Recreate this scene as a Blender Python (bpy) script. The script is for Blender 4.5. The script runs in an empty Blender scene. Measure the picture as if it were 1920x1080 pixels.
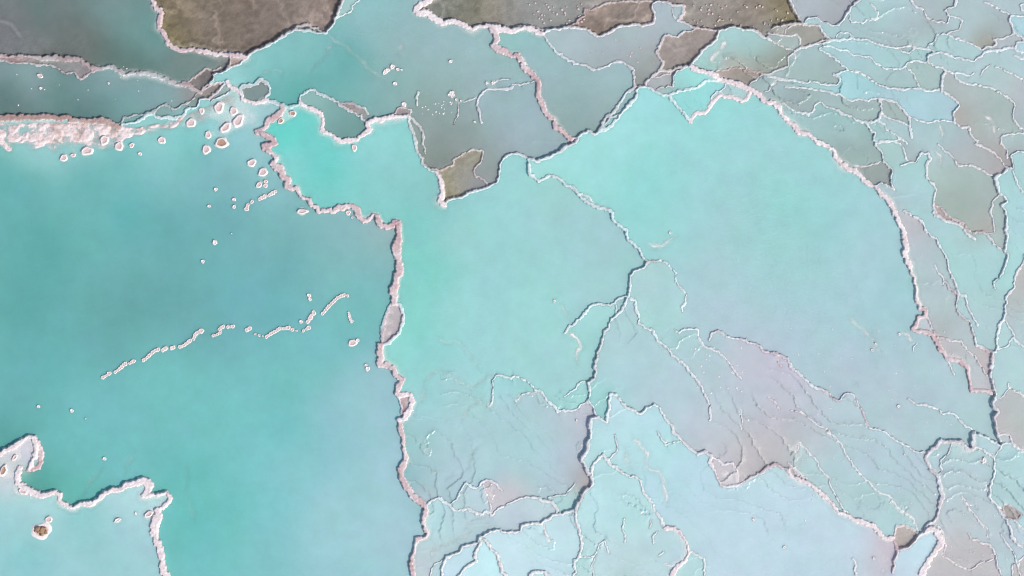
import bpy, math, random
import numpy as np

# ---------------------------------------------------------------- camera, sky, sun, exposure
S = 0.05                                  # metres per photograph pixel
scene = bpy.context.scene
cam_d = bpy.data.cameras.new('camera'); cam = bpy.data.objects.new('camera', cam_d)
scene.collection.objects.link(cam); scene.camera = cam
cam_d.sensor_width = 36.0; cam_d.lens = 120.0
cam.location = (0, 0, 96.0 * 120.0 / 36.0 + 0.25)
cam.rotation_euler = (0, 0, 0)            # a drone looking straight down
cam_d.clip_start = 1.0; cam_d.clip_end = 4000.0

SUN_EL = math.radians(45.0)
SUN_DIR = (0.80, -0.60)                   # horizontal direction towards the sun (lower right of the picture)
world = bpy.data.worlds.new('World'); scene.world = world; world.use_nodes = True
wn = world.node_tree.nodes; wn.clear()
sky = wn.new('ShaderNodeTexSky'); sky.sky_type = 'NISHITA'; sky.sun_disc = False
sky.sun_elevation = SUN_EL; sky.sun_rotation = math.atan2(SUN_DIR[0], SUN_DIR[1])
sky.air_density = 1.0; sky.dust_density = 2.5; sky.ozone_density = 1.0
bg = wn.new('ShaderNodeBackground'); bg.inputs['Strength'].default_value = 0.11
wo = wn.new('ShaderNodeOutputWorld')
world.node_tree.links.new(sky.outputs[0], bg.inputs[0]); world.node_tree.links.new(bg.outputs[0], wo.inputs[0])
sun_d = bpy.data.lights.new('sun', 'SUN'); sun_d.energy = 3.0; sun_d.angle = math.radians(0.8); sun_d.color = (1.0, 0.95, 0.88)
sun = bpy.data.objects.new('sun', sun_d); scene.collection.objects.link(sun)
from mathutils import Vector
sun.rotation_euler = Vector((SUN_DIR[0]*math.cos(SUN_EL), SUN_DIR[1]*math.cos(SUN_EL), math.sin(SUN_EL))).to_track_quat('Z', 'Y').to_euler()
scene.view_settings.view_transform = 'Standard'; scene.view_settings.look = 'None'
scene.view_settings.exposure = 0.20; scene.view_settings.gamma = 1.0
scene.view_settings.use_curve_mapping = False
scene.cycles.pixel_filter_type = 'BLACKMAN_HARRIS'; scene.cycles.filter_width = 1.1
scene.cycles.max_bounces = 6; scene.cycles.transparent_max_bounces = 6
scene.cycles.caustics_reflective = False; scene.cycles.caustics_refractive = False

# ---------------------------------------------------------------- traced plan of the terraces
# "@c,r" picks a quarter-scale survey tile (480 x 270 units each); coordinates that follow are in quarter units
POOLS = {   # key: label of the water surface
 'lagoon': 'large deep teal pool filling the left side around the broken chain of knobs',
 'corner': 'pale turquoise pool in the bottom left corner behind the white looping rim',
 'slate': 'murky slate green pool in the top left corner above the long pinkish ridge',
 'teal': 'dull grey teal pool between the long pinkish ridge and the crusty shoal',
 'olive': 'brown algae pool with olive margins at the top beside the slate green pool',
 'pocket': 'small greyish pockets of water wedged along the dark diagonal cliff',
 'upper': 'grey turquoise upper pool with a few white knobs around its middle',
 'wedge': 'small grey wedge of water left of the two rusty cones',
 'emerald': 'small green pool in a looped white rim above the bright turquoise basin',
 'mud': 'olive grey mud pool coming to a point between white rim and dark cliff',
 'heart': 'heart shaped grey blue pool between the crusty ridge and the dark cliff',
 'topmud': 'brown shallow pool behind the white lip at the top edge',
 'tan': 'tan muddy shelf with a dark lower edge at the top',
 'leaf': 'leaf shaped pinkish basin on the straight crust wall',
 'tee': 'T-shaped pale blue pool below the tan muddy shelf',
 'taupe': 'taupe muddy pool between the T-shaped pool and the turquoise steps',
 'sand': 'sandy brown shallow with warty bed at the top right of the tan shelf',
 'steps': 'pale turquoise steps above the bright fan shaped pool',
 'fan': 'wide bright aqua pool inside the long curved ridge on the right',
 'basin': 'bright aqua central pool running from the green loop down past the pink ridge',
 'bowl': 'pale square bowl of water at the foot of the central pool',
 'crescent': 'small aqua crescent of water beside the thin scalloped rim',
 'vee': 'pale blue triangular pool between two thin scalloped rims',
 'lilac': 'lilac grey shallow sheet below the bright aqua pool',
 'taper': 'pale blue tapering pool above the brown lens shaped puddle',
 'apron': 'icy pale blue apron of water along the bottom right of centre',
 'petal': 'icy white blue petal shaped terraces along the bottom edge',
 'chute': 'pinkish grey chute of film water at the bottom edge',
 'tongue': 'small icy pool with a broad white curved rim near the bottom right',
 'shelf': 'pinkish grey stepped shallows in the bottom right corner',
 'marina': 'pale aqua strip pool outside the long curved ridge',
 'plum': 'greyish pink shallow triangles just outside the long curved ridge',
 'kidney': 'grey green kidney shaped pool with dark right edge near the right side',
 'stream': 'pale aqua channel along the right edge',
 'mosaic': 'mosaic of pale blue stepped shallows in the top right corner',
 'smoke': 'smoky grey shallows among the stepped terraces at top right',
}
# seeds: key | level | "@c,r x,y,hex ..."
SEEDS = [
 ('slate',-.22,'@0,0 200,250,6e7b7c 600,250,66726f 1000,200,6a9290 1000,500,627974 1400,480,6f8784 700,330,656f69 80,230,737579 850,60,749092 350,60,6a7f80 1150,300,6a9694 300,370,746f68'),
 ('teal',-.2,'@0,0 400,680,648886 100,750,607a7a 900,700,6a9a9b 1250,720,7ba5a8 200,570,84a0a3 900,590,86a0a5 1380,690,928a8b 600,860,5a7d7c'),
 ('pocket',-.12,'@0,0 480,480,7d8a86 600,530,857f80 120,450,8a7c78'),
 ('olive',-.38,'@0,0 1600,200,7d7268 1268,180,6c6636 1335,322,6c6638 1310,100,7c7164 1320,215,776c58 1400,305,796e5c 1380,160,7a6f60 1430,270,7b7062 1800,350,756a60 @1,0 200,150,80756b 480,130,857870 60,300,776b62 350,60,84796e'),
 ('pocket',-.1,'@0,0 1750,460,a3928a'),
 ('pocket',-.3,'@0,0 1520,600,7b7673'),
 ('pocket',-.26,'@0,0 1580,665,8f8580'),
 ('pocket',-.12,'@0,0 1260,840,7fa0a0 1390,790,85a0a0'),
 ('upper',0.0,'@1,0 680,50,98bcbc'),
 ('upper',-.05,'@1,0 100,450,6db3b4 300,640,55a5a2 600,550,63aaa8 700,480,5fa6a3 400,350,80b8b9 900,200,8ab5b7 1300,300,8eb0b4 1000,600,82abab 800,750,76aaa9 1400,600,8fadad 1600,350,94b5b9 1300,850,879a98 1400,1000,869593 1600,1000,8c9fa0 850,80,86b8bb 1100,350,8dacaf 30,400,8dc0c0 100,580,6fb0ae 550,420,70aeae @2,0 50,500,90b3b5 @0,0 1800,520,92c8c8 @1,1 1400,100,77867f 1350,30,7e8a83 1600,20,87928e @1,0 1800,750,93adb4 1850,900,93adb4 @2,0 100,800,92b0b6 150,950,98b0b8 @1,1 1880,40,93a5aa'),
 ('mud',-.1,'@1,1 1450,300,908d78 1550,200,8f8f82 1500,340,8f8468'),
 ('mud',-.08,'@1,1 1700,250,8f9598 1800,150,8a9a98 1600,320,90979a'),
 ('wedge',.06,'@1,0 40,680,7c9090 @0,0 1870,690,7c9090'),
 ('emerald',.0,'@1,0 600,850,76a5a3 700,980,689490 430,740,8db5b5'),
 ('emerald',-.02,'@1,0 730,820,938f8f'),
 ('emerald',.02,'@1,0 1100,835,948b8c'),
 ('heart',.06,'@1,0 1850,300,8fb8b8 @2,0 200,400,90b4b8 100,300,88b8b8 400,600,93b1b6 700,600,98b5bb 500,800,8aa6a9 300,700,90aab0 700,800,8fa8a8 440,960,8aa2a4 300,850,92a8a8'),
 ('topmud',-.2,'@1,0 1350,80,7d8078 1500,80,7b7a6d 1800,100,8c8478 1650,50,85806f @2,0 200,100,8b9190 100,170,86857f 400,120,888a86 300,50,90948f'),
 ('tan',-.04,'@2,0 800,100,93877d 650,200,85786e 950,130,91857c'),
 ('tan',-.02,'@2,0 750,10,918a82'),
 ('leaf',.10,'@1,2 1050,240,b2b2bc 1000,330,aca2a8 985,250,b0a5aa'),
 ('leaf',.12,'@1,2 1125,880,ab979c'),
 ('tee',.1,'@2,0 600,350,9fb1b8 1150,120,a3b5bc 900,250,a5b7bd 900,450,9aaaae 980,590,8c8f8a 350,300,a2b6bc 650,470,99a6a8 1060,420,9a9f9f'),
 ('tee',.13,'@2,0 1240,80,a3b8bd'),
 ('taupe',.2,'@2,0 1250,350,938b86 1350,300,918780 1200,480,90887f 1450,260,968c86'),
 ('sand',-.02,'@2,0 1600,120,918a80 1400,80,8f8a85 1800,130,8a8177 1400,180,928a80 @3,0 80,80,857966 130,110,8a8463'),
 ('steps',.36,'@2,0 1700,350,9cc3c4 1800,400,99bcbc 1450,420,9cc3c3 1650,230,a0c5c6 1900,330,a0bcbc'),
 ('taupe',.3,'@2,0 1700,570,918b82 1600,545,a79f98'),
 ('smoke',.34,'@2,0 1820,470,909388 1680,480,a9a49c @3,0 60,400,96a5a0 30,500,8f968e'),
 ('steps',.48,'@2,0 1350,570,95cfd0'),
 ('steps',.36,'@2,0 1350,750,8dcccd 1550,640,93cdce'),
 ('steps',.22,'@2,0 1100,600,9fb0b4 1150,580,a8a4a8'),
 ('steps',.3,'@2,0 1160,670,98b5b5'),
 ('steps',.42,'@2,0 1650,680,a0c0c4'),
 ('pocket',.12,'@2,0 870,720,94b9bb 840,800,94b5b8'),
 ('fan',.28,'@2,0 1000,750,93cdcf 1500,900,90cccd 800,1000,98d0d0 @2,1 500,200,95cdcd 1000,300,8bcbca 1500,300,94c6c9 1200,600,93c6c8 1000,500,8ac9c7 1700,600,98c2c6 1500,900,9fc0c6 200,180,9cd0d0 @3,1 200,200,94c6c8 300,600,90c3c5 700,500,98c4c9 800,900,9dc2c8 100,500,8dc6c4 100,900,96c3c4 @3,2 300,100,9cc2c9 300,300,a3bfc8 900,200,9abfc7 900,500,a2bdc6 1300,600,a3bfc6 600,600,a8bcc6 1000,750,a8bdc6 1500,850,a6c2c6 1300,750,a5bdc6 1000,100,98c2c8 @3,3 1000,50,a9bfc6 1300,20,a5c0c6 @2,2 1500,200,a6c0ca 1700,250,a7bfca 1850,380,aabcc8'),
 ('fan',.33,'@2,1 1100,960,9cc3c6 1000,1000,a6c8ca @2,2 1100,150,9fc5c8 1050,250,a0c8c9'),
 ('lilac',.38,'@2,2 1300,420,a3c4c8 1600,700,b2bcc8 1500,600,a8bec6 1750,900,b3bbc7 1500,480,a8c2c8 1800,600,b8b5c4 1750,480,b5bac6 @3,2 200,800,b4bcc8 100,700,b8b7c5 500,950,abbfc8 50,950,b8b3c0 @2,2 1650,850,b4bbc7 @2,3 1500,60,b6bac2 1800,150,b5b0b5 1850,50,b8b5bb 1750,300,b3adb1 @3,3 100,150,b3b1b5 300,50,b1bcc2 30,230,aba6a8 @2,2 1550,850,adc1c9 1450,1020,b3c0c8'),
 ('vee',.36,'@2,2 900,350,a3c3c9 900,700,a2c6cb 800,500,a3c4ca 1200,850,a8c2c9 1300,1000,afc0ca 640,800,9ccacd 660,900,93c6c6 1000,850,abc0ca'),
 ('crescent',.22,'@2,2 600,250,9bcccc 620,350,94c8c8 690,180,9fcccc'),
 ('basin',.12,'@1,1 500,150,66c3bf 600,120,62c1bd 300,100,80c8c6 800,250,7cc2c1 500,350,75c2bf 1000,400,7fbfbd 1200,550,75bfba 1200,900,78c3bd 1500,700,92c4c4 1800,500,90c6c7 1700,900,90c4c5 1330,330,82b8b8 @1,0 250,1000,5cc5c0 900,1000,8bcaca @1,1 1100,150,85c0c0 1000,30,88c6c6 @2,1 100,300,93c8c8 300,500,97c2c4 200,750,93c5c6 700,800,98c0c4 @1,2 1200,100,7dc4be 1500,200,93c8c8 1150,500,84c6c3 1700,600,94c6c8 1000,520,88cac4 1180,350,7cc6c0 1300,900,93c4c8 1800,750,93c8ca @2,2 200,200,94c8c8 100,500,97c7c8 300,650,99c5c8 600,60,99c4c6 520,500,9ac6c8'),
 ('bowl',.15,'@1,2 1500,850,9cc4c8 1300,1000,96bfc4 1850,900,a0c3c9 @1,3 1200,340,74b0b5 1180,60,8fc0be 1500,150,a3c0c8 1800,200,a2c3c9 1300,250,9cbcc4 @2,3 200,150,a2c3c9 300,300,a4c2c9 100,50,9dc5ca 460,330,b0b0bd @2,2 480,990,aebcc6 200,900,a4c1c8 560,960,b5b5c3 @1,3 1250,440,b8b6c4'),
 ('bowl',.16,'@2,2 480,830,9acaca 530,760,9ccccc'),
 ('lagoon',0.0,'@0,1 100,300,5aa7a6 600,300,62aaa9 1000,500,58a9ab 1300,700,60a4a6 300,800,57a3a2 1700,600,66a6aa 900,100,66afaf 1500,150,70b0b3 1700,250,76adb3 @0,0 1400,1040,6cb7b7 1800,1000,80bcc0 1300,980,74bcbd 700,1020,88c0c2 1600,900,84c2c5 1100,950,90c5c6 1350,870,96c7c8 1550,860,92c5c8 1850,850,a0cacd 1700,780,aacdd0 1880,950,90c2c6 1000,1000,8cc4c5 1250,1010,80bfc1 @1,0 50,820,9cc0c8 @0,0 300,1060,8fc2c2 @0,2 200,100,58a2a1 900,200,5f9fa0 1300,150,5f9fa1 800,450,62a5a6 300,600,60abad 100,900,63a9ac 700,900,6cb5b8 1300,700,6db7b7 1600,900,6db8b8 1700,100,66aab0 1500,230,66a6a9 @1,1 200,650,70a9ad 300,900,66a8ac 700,650,7fb0b5 850,900,7ab0b2 960,700,90b0b5 @1,2 200,150,65aab0 700,350,6db2b4 500,450,6fb6b8 200,700,6cb6b6 200,1000,6bb6ba 600,900,86b9c0 800,900,92bdc5 900,650,90b8c3 800,100,70b3b3 @0,3 500,100,68b4b4 900,100,6bb5b8 300,350,4fa097 1000,300,6eb6b8 1400,350,5fb3b0 1500,700,5fb5b2 1600,900,6bb8b8 1800,200,70b9bb 1700,550,68b8b7 30,30,549f9c 620,480,60b0aa @1,3 100,100,72bcbf 100,500,75bbc0 300,300,80bcc2 600,600,93bfc7 1000,400,98c0c9 800,800,97c0c9 100,1000,78b8bc 500,950,90bfc7 1100,800,9cbfc9 1000,150,96bec8'),
 ('corner',.26,'@0,3 140,150,c5c4cf 60,400,c0c5cc 200,650,93c5c6 600,700,86c0c2 800,900,8cc0c4 200,950,7ebcc0 700,1050,92c0c6 1000,520,a5ccd0 1050,800,97c0c8 1150,520,a5ccd0 30,700,8fc3c6 300,550,a5ccd0'),
 ('bowl',.22,'@1,3 1350,620,a8d0d8 1500,720,a8c3ca 1300,850,b0c4ca 1400,850,a8c0c5 1250,950,b5c0c8 1450,880,a6c0c5 1700,720,a9c2c8 1880,620,b0c2ca'),
 ('bowl',.28,'@1,3 1600,520,adc4cc 1560,450,a9c6cb 1670,470,adc4cc'),
 ('bowl',.24,'@1,3 1820,480,b5bcc2 1790,410,b9b8be'),
 ('petal',.3,'@1,3 1360,1030,b0ccd2'),
 ('petal',.44,'@1,3 1550,950,b5d3dc 1450,1030,b8d4de'),
 ('petal',.58,'@1,3 1720,1000,b6dae0 1650,1050,b8dae0'),
 ('petal',.5,'@1,3 1850,850,bad6de @2,3 200,900,b3d2da 380,750,b5d0d8 100,900,b8d2da'),
 ('bowl',.3,'@2,3 150,600,b3c8d0 @1,3 1900,700,b0c4cc'),
 ('bowl',.26,'@2,3 400,540,a5cacc'),
 ('petal',.6,'@2,3 800,450,acd0d6 600,600,afd2d8 700,700,a8cfd2 900,600,a8cfd2 1000,750,aac8cc 800,950,b2c6cc 1200,850,b0c8d2 550,1000,a9cdd0 680,1000,b0cad0 900,850,aecacf'),
 ('petal',.5,'@2,3 650,80,a8cfd4 560,230,b0d0d6 760,80,a9cdd4'),
 ('pocket',.4,'@2,3 580,375,b5aaa8'),
 ('apron',.52,'@2,3 900,200,aacdd4 1100,200,a8cfd6 1300,400,aac9d4 1700,600,b2ccd8 1500,800,b0c8d4 1800,1000,b3cad6 1350,1000,a8cdce 1000,60,a9d0d6 @3,3 100,400,b3ced6 300,600,b3cad6 100,900,b0cad4 500,800,b3c8d4 700,900,b2c4d0 300,1000,b0c8d4 @2,2 800,950,b0cfd8 1050,950,a8cdd4 760,1040,b0d0d8'),
 ('lilac',.44,'@2,3 1600,310,bcb8c0'),
 ('chute',.46,'@3,3 880,950,c0b6c2 850,870,b9b2bc 920,900,c0b8c2'),
 ('tongue',.66,'@3,3 1200,830,b8d2de 1050,950,b6cfd9 970,1040,b5cad6'),
 ('taper',.36,'@3,3 1030,800,a9a29f'),
 ('taper',.4,'@3,3 700,500,a7c3c8 500,300,a9c3c9 700,200,a9c2ca 900,700,a2c6c8 330,250,a8c5c8 1000,300,a9c0ca 1100,500,a9c4ca 1240,550,b3b0b9 900,120,a9c2ca'),
 ('taper',.48,'@3,3 1240,200,a9c5cc 1320,90,b0b4c0'),
 ('shelf',.56,'@3,3 1450,250,adc6cc 1400,400,b0c0c8 1550,600,b0bbc4 1350,700,b3bcc2 1450,130,adc5cb 1600,300,adc4ca 1600,780,b1bbc2 1700,700,aec0c6'),
 ('shelf',.5,'@3,3 1500,920,b3b0b4 1350,1040,b5b1b6 1600,1020,b5b3b8 1420,850,b4b0b4'),
 ('shelf',.68,'@3,3 1820,250,abc8cd 1750,450,a9c5ca 1850,500,a8c2c8'),
 ('shelf',.64,'@3,3 1640,90,adc5ca 1560,60,a9c4cb'),
 ('smoke',.6,'@3,3 1810,600,a09e9c'),
 ('shelf',.74,'@3,3 1870,780,b3c3cc'),
 ('shelf',.62,'@3,3 1800,920,adc0c6 1800,1030,adc0c6'),
 ('shelf',.66,'@3,3 1900,1020,b5b3b6'),
 ('plum',.42,'@3,2 1300,200,a9bcc1 1310,300,a89e9e 1450,330,acbcc0 1200,80,a8b8be 1500,420,aab8bc @3,1 1250,1020,a9bdc0 1080,640,b8b0bb 1150,800,a8b8be 1200,950,a8bcc0 1050,560,b0b3ba'),
 ('plum',.4,'@3,2 1400,450,b0b1b4 1170,260,b2bcc2 1480,550,b2b3b8 1570,650,aebfc4 1600,740,bab5bc'),
 ('plum',.46,'@3,2 1620,550,b5adb0 1620,480,b8b0b4'),
 ('plum',.5,'@3,2 1450,140,a6c2c5 1550,330,a6c0c4'),
 ('marina',.54,'@3,2 1650,150,a6c3c6 1650,350,a5c2c6 @3,1 1050,250,a0c6c8 1150,200,9fc6c8 1300,650,a1c3c8 1500,850,a0c6c8 1150,450,a0c2c6 1600,950,9fc6c8 1650,800,a3c6ca'),
 ('stream',.64,'@3,2 1760,380,a8c8cb'),
 ('stream',.72,'@3,2 1860,100,a9b0b0 1850,200,abb8bc 1880,330,a9c3c6 @3,1 1900,1030,adabad'),
 ('stream',.66,'@3,2 1800,550,a8c8cb 1750,650,a6c5c8 1870,600,abc6cc'),
 ('stream',.7,'@3,2 1850,900,acb6b8 1800,1000,b4b3b6'),
 ('marina',.3,'@3,1 600,60,93a8a6 750,30,92a6a4 @3,0 600,980,98bdbf 250,900,98bfbf 500,900,98bbbc 750,1040,97b4b4'),
 ('marina',.28,'@3,1 820,220,929f9e'),
 ('marina',.46,'@3,1 930,50,9fbcbd 960,100,9fbcbd'),
 ('marina',.44,'@3,1 1080,70,a0b0b3'),
 ('marina',.44,'@3,1 860,330,a5bcc2'),
 ('kidney',.5,'@3,1 1400,300,9fb3b0 1500,500,9cadac 1350,450,97a8a2 1270,200,a6bdbd 1600,300,a3b3b3 1600,600,a8a6a2'),
 ('kidney',.5,'@3,1 1320,535,a59d9d'),
 ('smoke',.58,'@3,1 1450,60,a5b1b3 1600,130,a3aaac 1700,180,aaa6a9'),
 ('mosaic',.54,'@3,1 1250,40,a3bfc2'),
 ('kidney',.56,'@3,1 1720,550,a0b4b3 1720,720,a3b5b2 1560,700,a5b8b8'),
 ('stream',.74,'@3,1 1850,400,a2c8cc 1830,650,a2c8cc 1820,950,a0c8ca 1760,240,a0c6c9 1870,250,a2c8cc'),
 ('stream',.78,'@3,1 1900,260,a5c3c8'),
 ('smoke',.54,'@3,1 1740,60,a2a0a0 1860,30,a2a5a8'),
 ('stream',.72,'@3,1 1890,110,a2c6c8'),
 ('smoke',.32,'@3,0 400,80,a9b3bc 250,60,a9b5bc 520,160,9ea4aa'),
 ('mosaic',.56,'@3,0 720,100,a2c2c6'),
 ('mosaic',.48,'@3,0 1000,150,a3bcc0 700,230,9fbcbf 1000,300,a0b2b4 900,60,a5c3c8 1200,220,a3aeb2 400,200,a2c0c4'),
 ('smoke',.36,'@3,0 300,250,96968f'),
 ('smoke',.34,'@3,0 100,215,a3a5a0'),
 ('mosaic',.5,'@3,0 1250,80,a5b8bc 1320,140,a0abb0'),
 ('mosaic',.58,'@3,0 1420,170,a5bdc2'),
 ('mosaic',.62,'@3,0 1550,120,a6bac0 1750,200,a0adb2 1480,230,a5bbc0'),
 ('smoke',.6,'@3,0 1650,325,959383'),
 ('mosaic',.76,'@3,0 1880,180,a5c6d0'),
 ('mosaic',.7,'@3,0 1850,60,a8bcc2'),
 ('mosaic',.78,'@3,0 1890,350,a5c8d0'),
 ('mosaic',.68,'@3,0 1780,330,a8b5ba'),
 ('mosaic',.66,'@3,0 1450,350,a3c0c4 1250,310,a5c3c6'),
 ('mosaic',.7,'@3,0 1400,480,a5c0c4 1600,540,a6bec2 1750,440,a5bfc4'),
 ('mosaic',.53,'@3,0 1150,400,a0bfc2 900,420,a0c4c8 650,350,9fc5c9 980,470,a0c0c4'),
 ('mosaic',.5,'@3,0 700,500,9fc0c5 900,600,9fb8ba 550,430,a0c2c6'),
 ('mosaic',.53,'@3,0 1200,560,a0b8b8'),
 ('mosaic',.42,'@3,0 350,480,9fb6ba 250,400,9fbec2 400,580,98abab 150,560,a0b5b6'),
 ('smoke',.35,'@3,0 150,310,a0b0b0'),
 ('mosaic',.47,'@3,0 650,640,9ec9d0 400,640,9fbfc0'),
 ('mosaic',.56,'@3,0 1100,780,a3c5d0 920,710,a1c1c8 1300,780,a5c2cc'),
 ('mosaic',.4,'@3,0 200,720,98b0b3 500,760,a0b8bc 700,820,9db3b3 300,800,93a5a5'),
 ('mosaic',.5,'@3,0 950,830,9db0b0'),
 ('mosaic',.55,'@3,0 970,920,a3bcc2'),
 ('mosaic',.5,'@3,0 850,975,9dbcbe'),
 ('mosaic',.58,'@3,0 1200,980,a1bdc2 1150,1050,a0bcc0 1430,1020,a3b5ba'),
 ('smoke',.66,'@3,0 1400,640,a3b0b3 1700,820,a0b0b0 1600,700,a3b8b8 1430,860,a79d98 1750,950,a2b4b4 1500,800,a2b2b2'),
 ('mosaic',.76,'@3,0 1880,870,a5b3b8'),
 ('mosaic',.72,'@3,0 1850,1040,a3bfc2'),
 ('mosaic',.72,'@3,0 1850,680,b0b2ba 1750,600,a5c0c0'),
]
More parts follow.
